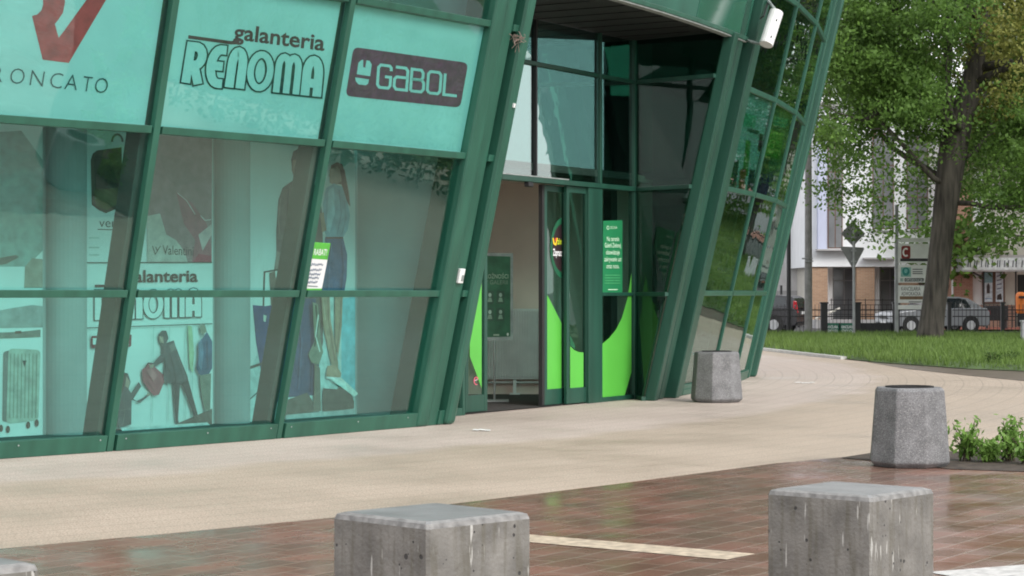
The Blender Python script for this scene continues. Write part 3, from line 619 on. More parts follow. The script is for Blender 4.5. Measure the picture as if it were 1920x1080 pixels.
def gabol(s, q, wd, m):
    Ls = [[(.95, .78), (.95, .92), (.82, 1), (.2, 1), (.05, .88), (.05, .12), (.2, 0), (.82, 0), (.95, .12), (.95, .5), (.55, .5)],
          [(.08, 1), (.8, 1), (.95, .88), (.95, 0), (.2, 0), (.05, .12), (.05, .45), (.2, .56), (.95, .56)],
          [(.05, 0), (.05, 1), (.72, 1), (.86, .88), (.86, .66), (.74, .54), (.05, .54), (.8, .54), (.95, .42), (.95, .12), (.8, 0), (.05, 0)],
          [(.2, 0), (.05, .12), (.05, .88), (.2, 1), (.8, 1), (.95, .88), (.95, .12), (.8, 0), (.2, 0)], [(.05, 1), (.05, .0), (.98, 0)]]
    for i, st in enumerate(Ls):
        pts = [bil(q, (i * 1.18 + u) / 5.72, v) for u, v in st]; s.ribbon([(p.x, p.y) for p in pts], wd, m)
# 1: luggage logo
s = film(LEFT[2], LEFT[3], 2)
s.poly([(60, 30), (70, 27), (78, 19), (81, 8), (80, -14), (121, -14), (122, 4), (118, 24), (110, 36), (103, 45), (107, 60), (110, 71), (120, 58), (172, -14), (207, -14), (129, 118), (80, 112)], pcol(205, 58, 60))
for ch, x0, x1 in (('R', -16, 7), ('O', 20, 47), ('N', 58, 83), ('C', 95, 118), ('A', 123, 147), ('T', 156, 173), ('O', 179, 203)):
    yb = lambda x: 157.5 + (x - 33) * .1076
    yt = lambda x: 126.5 + (x - 33) * .114
    s.text(ch, ((x0 - 3, yb(x0)), (x1 - 3, yb(x1)), (x1 + 2, yt(x1)), (x0 + 2, yt(x0))), pcol(52, 78, 80), -.012)
o = s.build('sign_film', wins[(LEFT[2], 2)]); o['label'] = 'white film with red V emblem and RONCATO lettering'
# 2: RENOMA
s = film(LEFT[3], LEFT[4], 2)
s.text('galanteria', ((437, 72.5), (608, 95), (611, 65), (440, 43)), INK, .022)
s.ribbon([(353, 69), (432, 80), (443, 80), (449, 74)], 6.5, INK)
renoma(s, ((337, 157), (601, 185), (608, 106), (350, 76)), 22.5, 16.5, pcol(58, 58, 62), M['film'])
o = s.build('sign_film', wins[(LEFT[3], 2)]); o['label'] = 'white film with galanteria RENOMA outline lettering'
# 3: GABOL
s = film(LEFT[4], LEFT[5], 2)
def rrect(q, r, n=4):
    out = []; c = [Vector(p) for p in q]
    for i in range(4):
        p, a_, b_ = c[i], c[i - 1], c[(i + 1) % 4]; e1 = p + (a_ - p).normalized() * r; e2 = p + (b_ - p).normalized() * r
        for k in range(n + 1):
            t = k / n; w_ = e1 * (1 - t) ** 2 + p * 2 * t * (1 - t) + e2 * t * t; out.append((w_.x, w_.y))
    return out
s.poly(rrect(((648, 180), (863, 202), (878, 118), (663, 88)), 11), pcol(138, 54, 84))
s.poly([(669, 139), (672, 118), (677, 113), (681, 112), (681, 126), (685, 127), (687, 113), (693, 114), (697, 121), (694, 143)], M['film'])
s.poly([(666, 145), (692, 149), (690, 157), (686, 160), (672, 158), (667, 152)], M['film'])
gabol(s, ((706, 163), (857, 180), (860, 141), (709, 121)), 5.2, M['film'])
s.build('sign_film', wins[(LEFT[4], 2)])['label'] = 'white film with dark red rounded GABOL sign'
# right side films: plant and bottle pictures
s = film(RIGHT[0], RIGHT[1], 2)
for pts, c in (([(1376, 300), (1386, 300), (1380, 355), (1368, 352)], (30, 60, 70)), ([(1399, 262), (1408, 264), (1402, 330), (1392, 330)], (90, 150, 60)), ([(1388, 318), (1400, 316), (1394, 364), (1384, 362)], (170, 70, 45)),
               ([(1406, 318), (1416, 320), (1409, 368), (1399, 366)], (20, 40, 80)), ([(1425, 250), (1431, 252), (1427, 285), (1421, 282)], (70, 40, 50)), ([(1366, 320), (1374, 322), (1368, 352), (1362, 350)], (60, 140, 60)),
               ([(1396, 212), (1420, 218), (1414, 240), (1394, 236)], (120, 190, 160)), ([(1403, 240), (1424, 246), (1422, 252), (1402, 246)], (60, 90, 90))): s.poly(pts, pcol(*c))
s.build('sign_film', wins[(RIGHT[0], 2)])['label'] = 'pale film printed with plants and bottles'
s = film(RIGHT[1], RIGHT[2], 2, pcol(70, 120, 90))
for pts, c in (([(1421, 330), (1458, 318), (1452, 376), (1414, 366)], (15, 40, 110)), ([(1440, 240), (1470, 250), (1462, 300), (1428, 290)], (90, 160, 60)), ([(1452, 215), (1478, 225), (1474, 240), (1450, 235)], (130, 190, 150)), ([(1425, 300), (1445, 292), (1440, 325), (1420, 330)], (20, 70, 60))): s.poly(pts, pcol(*c))
s.build('sign_film', wins[(RIGHT[1], 2)])['label'] = 'dark film printed with green leaves over deep blue'

# ------------------------------------------------------------------ things in the shop windows
def circ(px, r):   # plan point where a photo column meets the circle of radius r about the building's centre
    dx, dy = (px - 960) / F, 1.0; A = dx * dx + 1; B = -2 * (dx * CB.x + dy * CB.y); Cc = CB.x ** 2 + CB.y ** 2 - r * r
    t = (-B - math.sqrt(B * B - 4 * A * Cc)) / (2 * A); return Vector((dx * t, t, 0))
def poster_sheet(x0, x1, base, z0=.13, z1=3.33, r=RD + .10):
    p0, p1 = circ(x0, r), circ(x1, r); n = (p1 - p0).cross(Vector((0, 0, 1))).normalized()
    c = [p0 + Vector((0, 0, z0)), p1 + Vector((0, 0, z0)), p1 + Vector((0, 0, z1)), p0 + Vector((0, 0, z1))]
    return Sheet((p0, n), [tuple(p) for p in c], base, .02)
for px in (122, 432):
    c = circ(px, RD + .02); mb = MB(); mb.lathe((c.x, c.y, .12), [(.225, 0), (.225, 3.24)], 32); mb.build('round_pillar', M['pillar'], bld, smooth=False)
# suitcase poster
s = poster_sheet(-60, 80, M['print_white'])
s.poly([(-40, 250), (40, 245), (80, 300), (80, 470), (50, 500), (-40, 500)], pcol(140, 160, 155)); s.poly([(45, 540), (47, 500), (60, 484), (80, 486), (80, 540)], pcol(150, 140, 130))
s.poly([(-20, 487), (30, 478), (36, 482), (12, 495), (-20, 500)], pcol(110, 100, 95))
s.poly([(-40, 590), (20, 578), (60, 572), (80, 574), (80, 614), (-40, 616)], pcol(150, 150, 150)); s.poly([(-20, 624), (40, 622), (76, 618), (76, 632), (-20, 636)], pcol(120, 115, 110)); s.poly([(28, 621), (40, 620), (40, 625), (28, 626)], pcol(90, 60, 55))
s.poly(rrect(((4, 790), (20, 792), (20, 656), (6, 660)), 5), pcol(110, 110, 108)); s.poly(rrect(((12, 795), (72, 788), (76, 656), (16, 653)), 9), pcol(168, 172, 162))
for k in range(8): x = 20 + k * 7; s.ribbon([(x, 663), (x - 2, 784)], 2.0, pcol(128, 134, 124))
s.poly([(42, 676), (50, 676), (46, 688)], pcol(60, 60, 60))
for x, y in ((2, 803), (15, 805), (53, 797), (69, 793)): s.disc(x, y, 4, 7, pcol(70, 50, 45), 10)
tag(s.build('poster'), 'tall poster of a pale ribbed suitcase, at the far left shop window', 'poster', 'luggage posters in the shop window')
# luggage poster
s = poster_sheet(161, 399, M['print_white'])
s.poly([(170, 300), (174, 288), (182, 282), (228, 276), (230, 380), (218, 392), (198, 400), (185, 394), (172, 384)], pcol(92, 76, 62)); s.ribbon(arc(220, 266, 10, 14, 180, 360, 8), 4, pcol(120, 115, 110))
s.poly([(176, 300), (180, 290), (206, 296), (222, 350), (200, 356), (178, 350)], pcol(74, 62, 54)); s.poly([(176, 356), (222, 352), (220, 382), (200, 394), (180, 386)], pcol(100, 92, 62))
s.text('ven', ((186, 426), (219, 426), (219, 408), (186, 408)), pcol(60, 70, 70), -.005); s.ribbon([(183, 430), (216, 431)], 1.6, pcol(50, 50, 50))
for y in (446, 464, 478): s.ribbon([(167, y), (186, y)], 2.5, pcol(175, 185, 180))
s.poly([(276, 250), (398, 252), (397, 492), (276, 491)], pcol(150, 112, 118)); s.poly([(276, 405), (300, 400), (312, 440), (330, 450), (345, 470), (352, 491), (276, 491)], pcol(190, 175, 170))
s.poly([(330, 360), (360, 380), (388, 420), (397, 470), (397, 492), (360, 491), (366, 450), (345, 420)], pcol(160, 84, 100)); s.poly([(372, 440), (397, 420), (397, 440), (380, 470)], pcol(200, 170, 170)); s.poly([(362, 491), (372, 476), (397, 480), (397, 492)], pcol(165, 50, 78))
s.poly([(300, 290), (345, 300), (370, 340), (330, 350), (310, 330)], pcol(135, 104, 108)); s.ribbon([(333, 362), (350, 376), (366, 402)], 1.3, pcol(215, 200, 200)); s.ribbon([(376, 404), (384, 413), (396, 412)], 1.3, pcol(225, 215, 215))
s.text('Valentini', ((305, 477), (363, 479), (363, 461), (305, 459)), pcol(56, 50, 56), 0); s.ribbon([(286, 461), (291, 477), (301, 461)], 1.6, pcol(70, 60, 64)); s.ribbon([(292, 463), (295, 470)], 1.6, pcol(70, 60, 64))
s.ribbon([(162, 492.5), (398, 492)], 1.8, pcol(40, 45, 45))
s.text('galanteria', ((237, 529), (371, 528), (371, 505), (237, 506)), pcol(60, 40, 42), .022); s.ribbon([(178, 536), (236, 536), (246, 532)], 4.5, pcol(80, 34, 38))
renoma(s, ((176, 602), (377, 595), (377, 540), (176, 543)), 15.5, 12.4, pcol(60, 62, 66), M['print_white'])
s.ribbon([(162, 615), (398, 607)], 1.6, pcol(40, 45, 45))
s.poly(rrect(((171, 653), (246, 650), (247, 627), (171, 630)), 3), pcol(120, 34, 48)); gabol(s, ((190, 648), (242, 646), (242, 632), (190, 634)), 1.8, M['print_white']); s.poly([(174, 646), (182, 646), (182, 634), (174, 634)], M['print_white'])
dk = pcol(86, 80, 84)
for x in (288, 318, 350, 362): s.ribbon([(x, 612), (x - 2, 790)], 1.0, pcol(175, 190, 185))
s.poly([(352, 610), (360, 612), (364, 660), (362, 700), (356, 690)], pcol(170, 180, 150))
s.poly([(225, 706), (231, 698), (240, 700), (245, 716), (241, 730), (246, 737), (260, 716), (265, 724), (250, 748), (256, 752), (268, 746), (280, 736), (282, 740), (262, 755), (247, 750), (246, 796), (220, 802), (222, 775), (227, 740), (223, 728)], dk)
s.poly([(266, 694), (276, 684), (284, 682), (306, 702), (308, 716), (298, 740), (288, 742), (268, 716)], pcol(172, 84, 94)); s.ribbon([(272, 690), (278, 681), (288, 682)], 2.5, pcol(80, 40, 45))
s.poly([(297, 628), (303, 620), (312, 620), (316, 634), (312, 643), (326, 638), (329, 648), (342, 682), (352, 706), (353, 716), (340, 722), (328, 718), (312, 720), (307, 712), (309, 676), (290, 688), (286, 682), (304, 662), (304, 648), (299, 640)], dk)
s.poly([(324, 716), (338, 718), (334, 786), (336, 795), (330, 797)], pcol(66, 62, 66)); s.poly([(340, 718), (353, 712), (370, 774), (372, 782), (364, 780)], pcol(66, 62, 66))
s.poly([(330, 795), (398, 766), (398, 796)], pcol(100, 88, 84)); s.poly([(368, 690), (376, 640), (388, 622), (398, 640), (398, 690), (386, 712), (372, 700)], pcol(60, 88, 120)); s.poly([(374, 610), (384, 608), (388, 622), (378, 628)], pcol(140, 130, 120)); s.poly([(374, 704), (396, 700), (394, 770), (384, 768), (378, 740)], pcol(120, 120, 110))
fc = pcol(168, 140, 128)
s.poly([(237, 706), (244, 716), (241, 728), (235, 724)], fc); s.poly([(276, 737), (282, 737), (281, 742), (275, 741)], fc); s.poly([(298, 630), (306, 632), (307, 644), (300, 642)], fc); s.poly([(280, 684), (289, 683), (287, 690), (281, 690)], fc)
s.poly([(225, 706), (231, 698), (239, 700), (234, 716), (231, 734), (225, 738), (222, 728)], pcol(66, 54, 52))
s.poly([(316, 648), (327, 642), (331, 654), (322, 660)], pcol(120, 112, 112)); s.ribbon([(318, 662), (326, 690), (330, 716)], 1.6, pcol(58, 54, 60)); s.ribbon([(332, 664), (344, 696), (348, 712)], 1.6, pcol(112, 106, 110)); s.ribbon([(232, 748), (234, 776), (230, 796)], 1.6, pcol(112, 104, 106))
s.ribbon([(312, 684), (320, 700), (318, 716)], 1.4, pcol(64, 60, 66)); s.poly([(274, 694), (284, 690), (296, 704), (288, 716)], pcol(196, 112, 118)); s.ribbon([(276, 714), (290, 734)], 1.4, pcol(130, 56, 66)); s.ribbon([(224, 770), (246, 766)], 1.2, pcol(120, 114, 116))
s.poly([(372, 644), (378, 634), (382, 660), (378, 694), (372, 686)], pcol(92, 118, 148)); s.ribbon([(388, 640), (390, 690)], 1.6, pcol(40, 62, 92))
for k in range(6): s.ribbon([(338 + k * 10, 793 - k * 4), (346 + k * 10, 795 - k * .3)], 1.0, pcol(74, 64, 62))
s.poly([(228, 802), (388, 792), (394, 797), (228, 808)], pcol(196, 202, 202)); s.disc(222, 808, 7, 5, pcol(50, 45, 45), 10)
tag(s.build('poster'), 'tall white poster with Valentini, galanteria and a child handed a red bag', 'poster', 'luggage posters in the shop window')
# couple poster
s = poster_sheet(466, 666, M['print_white'])
s.poly([(466, 700), (530, 560), (666, 556), (666, 782), (466, 800)], pcol(190, 205, 205)); s.poly([(640, 560), (666, 556), (666, 745), (640, 730)], pcol(120, 190, 205))
s.poly([(546, 300), (550, 284), (560, 278), (572, 284), (577, 300), (574, 322), (566, 334), (584, 342), (598, 352), (604, 400), (606, 470), (604, 560), (606, 640), (590, 735), (540, 742), (536, 640), (540, 560), (538, 440), (536, 420), (532, 446), (528, 486), (524, 500), (514, 506), (518, 476), (518, 430), (522, 374), (530, 352), (552, 336), (548, 322)], pcol(104, 88, 88))
s.poly([(518, 470), (528, 476), (526, 500), (516, 508)], pcol(150, 130, 125))
s.poly([(545, 560), (592, 560), (600, 740), (540, 745)], pcol(70, 76, 110))
s.poly([(474, 572), (498, 574), (545, 566), (548, 700), (524, 760), (490, 700), (480, 640)], pcol(50, 66, 112)); s.ribbon([(494, 574), (496, 510), (520, 506), (524, 512)], 3, pcol(70, 60, 60)); s.poly([(505, 512), (516, 508), (522, 570), (508, 572)], pcol(110, 90, 85)); s.poly([(494, 590), (500, 592), (498, 604), (494, 602)], pcol(190, 190, 180))
s.ribbon([(467, 690), (520, 672)], 5, pcol(90, 80, 76)); s.ribbon([(467, 750), (500, 720), (530, 700)], 2.2, pcol(70, 80, 84))
s.poly([(617, 330), (621, 310), (632, 304), (642, 308), (648, 330), (654, 360), (657, 388), (650, 378), (640, 346), (626, 344)], pcol(120, 84, 78)); s.poly([(618, 318), (632, 312), (640, 322), (640, 340), (628, 348), (618, 342)], pcol(176, 140, 128))
s.poly([(612, 352), (626, 344), (642, 350), (652, 380), (656, 404), (652, 430), (643, 446), (612, 444), (608, 430), (606, 380)], pcol(136, 170, 186)); s.poly([(600, 400), (607, 398), (612, 432), (604, 436)], pcol(176, 140, 120))
s.poly([(610, 444), (643, 444), (651, 478), (650, 520), (646, 546), (604, 546), (608, 500)], pcol(66, 88, 128))
sk = pcol(176, 142, 124)
s.poly([(549, 300), (556, 300), (557, 322), (551, 330), (547, 318)], pcol(150, 118, 108)); s.poly([(552, 336), (566, 334), (572, 344), (560, 352)], pcol(140, 122, 118)); s.ribbon([(541, 356), (538, 400), (540, 440)], 2.0, pcol(72, 60, 62)); s.ribbon([(556, 360), (560, 420), (554, 480)], 2.4, pcol(128, 112, 112)); s.ribbon([(572, 370), (566, 440), (572, 520)], 2.0, pcol(84, 70, 72)); s.ribbon([(526, 372), (522, 410), (524, 440)], 2.4, pcol(132, 116, 116)); s.poly([(519, 438), (530, 440), (530, 450), (519, 448)], pcol(124, 106, 104))
for k in range(5): s.ribbon([(502 + k * 9, 582), (506 + k * 8, 720 - k * 6)], 1.5, pcol(38, 52, 94) if k % 2 else pcol(70, 88, 138))
s.ribbon([(560, 580), (566, 640), (560, 730)], 2.4, pcol(90, 96, 130)); s.ribbon([(582, 570), (586, 640), (582, 735)], 2.0, pcol(48, 54, 84))
s.poly([(637, 318), (646, 318), (652, 352), (655, 384), (650, 376), (643, 348)], pcol(90, 60, 58)); s.poly([(616, 356), (626, 350), (628, 400), (618, 436), (612, 430)], pcol(164, 196, 208)); s.ribbon([(636, 356), (640, 400), (632, 440)], 1.6, pcol(104, 138, 156)); s.ribbon([(646, 376), (648, 410), (641, 440)], 1.4, pcol(110, 144, 160)); s.ribbon([(612, 446), (643, 446)], 3, pcol(92, 70, 64)); s.ribbon([(622, 456), (618, 500), (616, 544)], 1.8, pcol(84, 108, 150)); s.ribbon([(640, 460), (644, 500), (640, 544)], 1.8, pcol(48, 66, 104))
s.poly([(602, 546), (618, 546), (620, 600), (634, 680), (634, 694), (624, 694), (606, 610)], sk); s.poly([(628, 546), (643, 546), (641, 610), (634, 670), (628, 640)], sk)
s.poly([(612, 700), (614, 686), (630, 684), (640, 700), (638, 710), (612, 708)], pcol(190, 150, 130)); s.poly([(612, 706), (640, 708), (640, 712), (612, 710)], pcol(235, 235, 235))
s.ribbon([(615, 552), (616, 600), (628, 676)], 2.2, pcol(148, 112, 98)); s.ribbon([(640, 552), (637, 610), (632, 660)], 2.0, pcol(148, 112, 98)); s.ribbon([(605, 552), (610, 600)], 1.8, pcol(200, 170, 152))
s.poly([(586, 566), (596, 570), (602, 640), (606, 660), (598, 684), (584, 680), (578, 664), (590, 640)], pcol(130, 130, 116)); s.ribbon([(592, 572), (596, 610), (590, 650)], 2.5, pcol(50, 50, 50)); s.ribbon([(597, 590), (592, 630), (600, 660)], 2, pcol(220, 220, 215))
s.poly([(532, 752), (576, 736), (588, 754), (588, 772), (532, 780)], pcol(104, 92, 86)); s.poly([(606, 728), (632, 730), (648, 716), (664, 752), (664, 766), (606, 772)], pcol(96, 86, 82)); s.poly([(590, 680), (600, 690), (602, 770), (588, 772)], pcol(120, 108, 100)); s.poly([(620, 712), (640, 708), (672, 738), (664, 744), (646, 730)], pcol(225, 230, 225))
s.poly([(536, 778), (664, 767), (664, 780), (536, 792)], pcol(170, 178, 178))
tag(s.build('poster'), 'tall poster of a couple with a blue suitcase behind the third window', 'poster', 'luggage posters in the shop window')
# discount notice stuck to the glass
pl = cell_plane(LEFT[4], LEFT[5], Z1, .004)
s = Sheet(pl, [(573, 544), (603, 544), (620, 456), (589, 454)], M['print_white'], .003)
s.poly([(585, 485), (614, 487), (620, 456), (589, 454)], pcol(80, 165, 60)); s.poly([(573, 544), (603, 544), (603.6, 541), (573.8, 541)], pcol(80, 165, 60))
s.text('RABAT!', ((588, 478), (612, 479), (614, 467), (590, 466)), M['print_white'], .01)
for k, y in enumerate((496, 506, 514, 521, 529)):
    s.ribbon([(582 - k * 1.6 + j * (24 - k) / 12, y + (2.2 if j % 2 else -2.2) * (1 if (j + k) % 3 else .4)) for j in range(13)], 1.0, pcol(50, 80, 110))
s.ribbon([(577, 536), (596, 537)], 1.3, pcol(70, 90, 90))
tag(s.build('notice'), 'white and green RABAT! notice with handwriting stuck on the shop window', 'notice')
# green notice on the door side panel
s = Sheet(dplane(.012), [(1130, 552), (1167, 552), (1167, 413), (1131, 414)], M['poster_green'], .004)
wt = pcol(190, 225, 195)
s.text('ZIELONA', ((1144, 429), (1157, 429), (1157, 424), (1144, 424)), wt); s.ribbon(arc(1140, 427, 2.0, 3.5, 0, 360, 8), .9, wt)
for t_, y, x0, x1 in (('Na terenie', 452, 1138, 1161), ('Galerii Zielonej', 464, 1134, 1164), ('obowiązuje', 477, 1136, 1162), ('zakrywanie ust', 490, 1133, 1165), ('oraz nosa.', 503, 1137, 1161)): s.text(t_, ((x0, y), (x1, y), (x1, y - 9), (x0, y - 9)), wt, .012)
for y in (516, 521, 526, 531): s.ribbon([(1134, y), (1163, y)], 1.1, pcol(90, 180, 120))
s.ribbon([(1140, 543), (1158, 543)], 1.6, wt)
tag(s.build('notice'), 'tall green paper notice with white text on the door side panel', 'notice')

# lobby things
mb = MB(); x0, x1 = at(962, 640, LBY - .14).x, at(1018, 640, LBY - .14).x
rt = empty('radiator', (0.2, LBY - .1, 0), 'pale ribbed panel radiator on the lobby wall behind the notice stand', 'radiator')
X0, X1 = at(905, 640, LBY - .14).x, at(1032, 640, LBY - .14).x
mb.box(((X0 + X1) / 2, LBY - .11, .80), (X1 - X0, .06, 1.10)); n = 26
for k in range(n): mb.box((X0 + (k + .5) * (X1 - X0) / n, LBY - .15, .80), ((X1 - X0) / n * .55, .025, 1.04))
mb.build('panel', M['white_paint'], rt, .006)
mb = MB(); mb.box((X0 + .5, LBY - .1, .13), (.05, .06, .24)); mb.box((X0 + .5, LBY - .1, .02), (.16, .14, .03)); mb.build('foot', M['white_paint'], rt); mb = MB(); mb.tube([(X0, LBY - .07, .2), (X1, LBY - .07, .2)], .018, 8); mb.build('pipe', M['white_paint'], rt)
YS = 30.4
st = empty('notice_stand', tuple(at(927, 640, YS)[:2]) + (0,), 'framed dark green safety notice on a stand inside the open doors', 'stand')
s = Sheet((Vector((0, YS, 0)), Vector((0, -1, 0))), [(888, 640), (962, 637), (962, 475), (888, 473)], M['trim'], .03)
s.poly([(893, 633), (957, 631), (957, 481), (893, 479)], pcol(46, 96, 70))
s.text('OSTROŻNOŚCI', ((894, 522), (953, 522), (953, 514), (894, 514)), pcol(150, 170, 150), .01); s.text('W GALERII', ((905, 533), (952, 533), (952, 525), (905, 525)), pcol(110, 130, 112), .005)
for x in (899, 918, 938):
    for y in (545, 577): s.poly(rrect(((x - 7, y + 25), (x + 8, y + 25), (x + 8, y), (x - 7, y)), 2), pcol(50, 84, 66)); s.disc(x + .5, y + 8, 3, 4, pcol(150, 175, 160), 10); s.poly([(x - 4, y + 21), (x + 5, y + 21), (x + 3, y + 13), (x - 2, y + 13)], pcol(120, 150, 130))
s.ribbon([(925, 628), (936, 628)], 3, pcol(150, 170, 150)); s.disc(952, 627, 2, 3, pcol(200, 210, 200), 8)
s.build('board', st)
mb = MB(); p = at(927, 640, YS + .02); mb.tube([(p.x, p.y, 0.02), (p.x, p.y, .9)], .016, 8); mb.build('pole', M['trim'], st); mb = MB(); mb.box((p.x, p.y, .02), (.42, .36, .03)); mb.build('base', M['trim'], st, .01)

# small fixtures on the facade
p = cone(-32.92, 1.80, .04); ic = empty('intercom', tuple(p), 'small white intercom plate on the green column left of the doors', 'intercom')
mb = MB(); mb.beam(cone(-32.92, 1.73, 0), cone(-32.92, 1.90, 0), tan(-32.9), .10, nrm(-32.9), .036, .075); mb.build('plate', M['white_paint'], ic, .006)
mb = MB(); mb.beam(cone(-32.90, 1.76, 0), cone(-32.90, 1.83, 0), tan(-32.9), .04, nrm(-32.9), .076, .086); mb.build('button', M['trim'], ic, .003)
mb = MB(); mb.beam(cone(-32.45, 3.84, 0), cone(-32.45, 3.89, 0), tan(-32.4), .035, nrm(-32.4), .13, .15); tag(mb.build('door_contact', M['white_paint']), 'tiny white contact box high on the slanting entrance column', 'sensor')
nv = MB(); q = cone(-32.66, 4.62, .10)
for k in range(34):
    a_ = Vector((random.gauss(0, .032), random.gauss(0, .02), random.gauss(-.01, .032))); b_ = a_ + Vector((random.gauss(0, .05), random.gauss(0, .03), random.gauss(-.02, .05))); nv.tube([q + a_, q + (a_ + b_) / 2 + Vector((0, 0, .01)), q + b_], .004, 4)
M['straw'] = mat('straw and mud', (0.26, 0.19, 0.16), .9, .3, 20); tag(nv.build('bird_nest', M['straw']), 'scrappy brown nest of straw between the slanting entrance columns', 'nest')
fl_p = at(1445, 55, 30.9); fl = empty('security_camera', tuple(fl_p), 'white tubular camera housing on a bracket above the entrance corner', 'camera')
ca, cb_ = at(1456, 22, 30.8), at(1436, 84, 30.6)
ax = (cb_ - ca).normalized(); sidev = ax.cross(Vector((0, 1, 0))).normalized(); upv = sidev.cross(ax)
mb = MB(); prof = [(.105 * math.cos(2 * math.pi * k / 16), .10 * math.sin(2 * math.pi * k / 16)) for k in range(16)]
P = [ca + sidev * u + upv * v for u, v in prof] + [cb_ + sidev * u + upv * v for u, v in prof]
mb.add(P, [tuple(range(16)), tuple(reversed(range(16, 32)))] + [(i, i + 16, (i + 1) % 16 + 16, (i + 1) % 16) for i in range(16)]); mb.build('housing', M['white_paint'], fl, .012)
mb = MB(); m_ = (ca + cb_) / 2
for t in (.25, .75): 
    p = ca.lerp(cb_, t) - Vector((0, 1, 0)) * 0.0; q = p + Vector((0, -.085, 0)); mb.tube([q - ax * .02 + sidev * .03, q + ax * .02 + sidev * .03 + Vector((0, -.025, 0))], .011, 8)
mb.build('hole_stud', M['black'], fl)  # black studs: the darkness of the housing's two holes put in as colour
mb = MB(); w0 = at(1392, 72, 31.3); mb.tube([w0, at(1408, 78, 30.9), at(1432, 84, 30.65)], .022, 8); w1 = at(1440, 2, 31.2); mb.tube([w1, at(1448, 12, 30.9), ca], .025, 8); mb.build('bracket', M['trim'], fl)
mb = MB(); mb.tube([at(1440, 6, 31.1), at(1432, 30, 31.0), at(1418, 40, 31.1), at(1405, 52, 31.3)], .012, 6); mb.build('cable', M['black'], fl)

# ------------------------------------------------------------------ concrete bollards and bins
def concrete(name, streaks, col=(0.172, 0.167, 0.152)):
    m = bpy.data.materials.new(name); m.use_nodes = True; t = m.node_tree; b = t.nodes['Principled BSDF']; N = lambda k: t.nodes.new('ShaderNode' + k); L = t.links.new
    tc = N('TexCoord'); oi = N('ObjectInfo'); av = N('VectorMath'); av.operation = 'MULTIPLY_ADD'; av.inputs[1].default_value = (1, 1, 1)
    cx = N('CombineXYZ'); mu = N('Math'); mu.operation = 'MULTIPLY'; mu.inputs[1].default_value = 37.0; L(oi.outputs['Random'], mu.inputs[0]); L(mu.outputs[0], cx.inputs[0]); L(tc.outputs['Object'], av.inputs[0]); L(cx.outputs[0], av.inputs[2])
    n1 = N('TexNoise'); n1.inputs['Scale'].default_value = 7; n1.inputs['Detail'].default_value = 6; L(av.outputs[0], n1.inputs['Vector'])
    r1 = N('ValToRGB'); r1.color_ramp.elements[0].position = .3; r1.color_ramp.elements[1].position = .7
    r1.color_ramp.elements[0].color = tuple(c * .68 for c in col) + (1,); r1.color_ramp.elements[1].color = tuple(c * 1.25 for c in col) + (1,); L(n1.outputs['Fac'], r1.inputs[0]); cur = r1.outputs[0]
    def layer(cur, fac, colr, amt=1.0):
        mx = N('MixRGB'); mx.inputs[2].default_value = colr + (1,); L(cur, mx.inputs[1])
        k = N('Math'); k.operation = 'MULTIPLY'; k.inputs[1].default_value = amt; L(fac, k.inputs[0]); L(k.outputs[0], mx.inputs[0]); return mx.outputs[0]
    def ramp(src, a_, b_):
        r = N('MapRange'); r.inputs['From Min'].default_value = a_; r.inputs['From Max'].default_value = b_; L(src, r.inputs[0]); return r.outputs[0]
    if streaks:
        mp = N('Mapping'); mp.inputs['Scale'].default_value = (1, 1, .10); L(av.outputs[0], mp.inputs['Vector'])
        n2 = N('TexNoise'); n2.inputs['Scale'].default_value = 30; n2.inputs['Detail'].default_value = 4; L(mp.outputs[0], n2.inputs['Vector'])
        cur = layer(cur, ramp(n2.outputs['Fac'], .50, .66), (.095, .088, .062), .5)      # algae and damp runs
        n3 = N('TexNoise'); n3.inputs['Scale'].default_value = 21; n3.inputs['Detail'].default_value = 2; mp3 = N('Mapping'); mp3.inputs['Scale'].default_value = (1.6, 1.6, .22); mp3.inputs['Location'].default_value = (3.3, 1.2, .4); L(av.outputs[0], mp3.inputs['Vector']); L(mp3.outputs[0], n3.inputs['Vector'])
        cur = layer(cur, ramp(n3.outputs['Fac'], .655, .70), (.50, .50, .47), .75)          # pale lime runs
    vo = N('TexVoronoi'); vo.inputs['Scale'].default_value = 24 if streaks else 150; L(av.outputs[0], vo.inputs['Vector'])
    if streaks:
        n6 = N('TexNoise'); n6.inputs['Scale'].default_value = 9; L(av.outputs[0], n6.inputs['Vector'])
        th = N('MapRange'); th.inputs['From Min'].default_value = .46; th.inputs['From Max'].default_value = .75; th.inputs['To Min'].default_value = 0; th.inputs['To Max'].default_value = .31; L(n6.outputs['Fac'], th.inputs[0])
        lt = N('Math'); lt.operation = 'LESS_THAN'; L(vo.outputs['Distance'], lt.inputs[0]); L(th.outputs[0], lt.inputs[1]); cur = layer(cur, lt.outputs[0], (.02, .02, .02), .9); pit = lt.outputs[0]
    else:
        sepc = N('SeparateColor'); L(vo.outputs['Color'], sepc.inputs[0])
        cur = layer(cur, ramp(sepc.outputs[0], .72, .80), (.36, .355, .35), .5); cur = layer(cur, ramp(sepc.outputs[1], .78, .84), (.07, .07, .07), .55); pit = vo.outputs['Distance']
    L(cur, b.inputs['Base Color']); b.inputs['Roughness'].default_value = .55
    n7 = N('TexNoise'); n7.inputs['Scale'].default_value = 60; n7.inputs['Detail'].default_value = 5; L(av.outputs[0], n7.inputs['Vector'])
    sb = N('Math'); sb.operation = 'SUBTRACT'; L(n7.outputs['Fac'], sb.inputs[0]); L(pit, sb.inputs[1]); bp = N('Bump'); bp.inputs['Strength'].default_value = .5; bp.inputs['Distance'].default_value = .008; L(sb.outputs[0], bp.inputs['Height']); L(bp.outputs[0], b.inputs['Normal'])
    return m
M['concrete'] = concrete('stained cast concrete', True); M['aggregate'] = concrete('exposed aggregate concrete', False, (0.165, 0.165, 0.17))
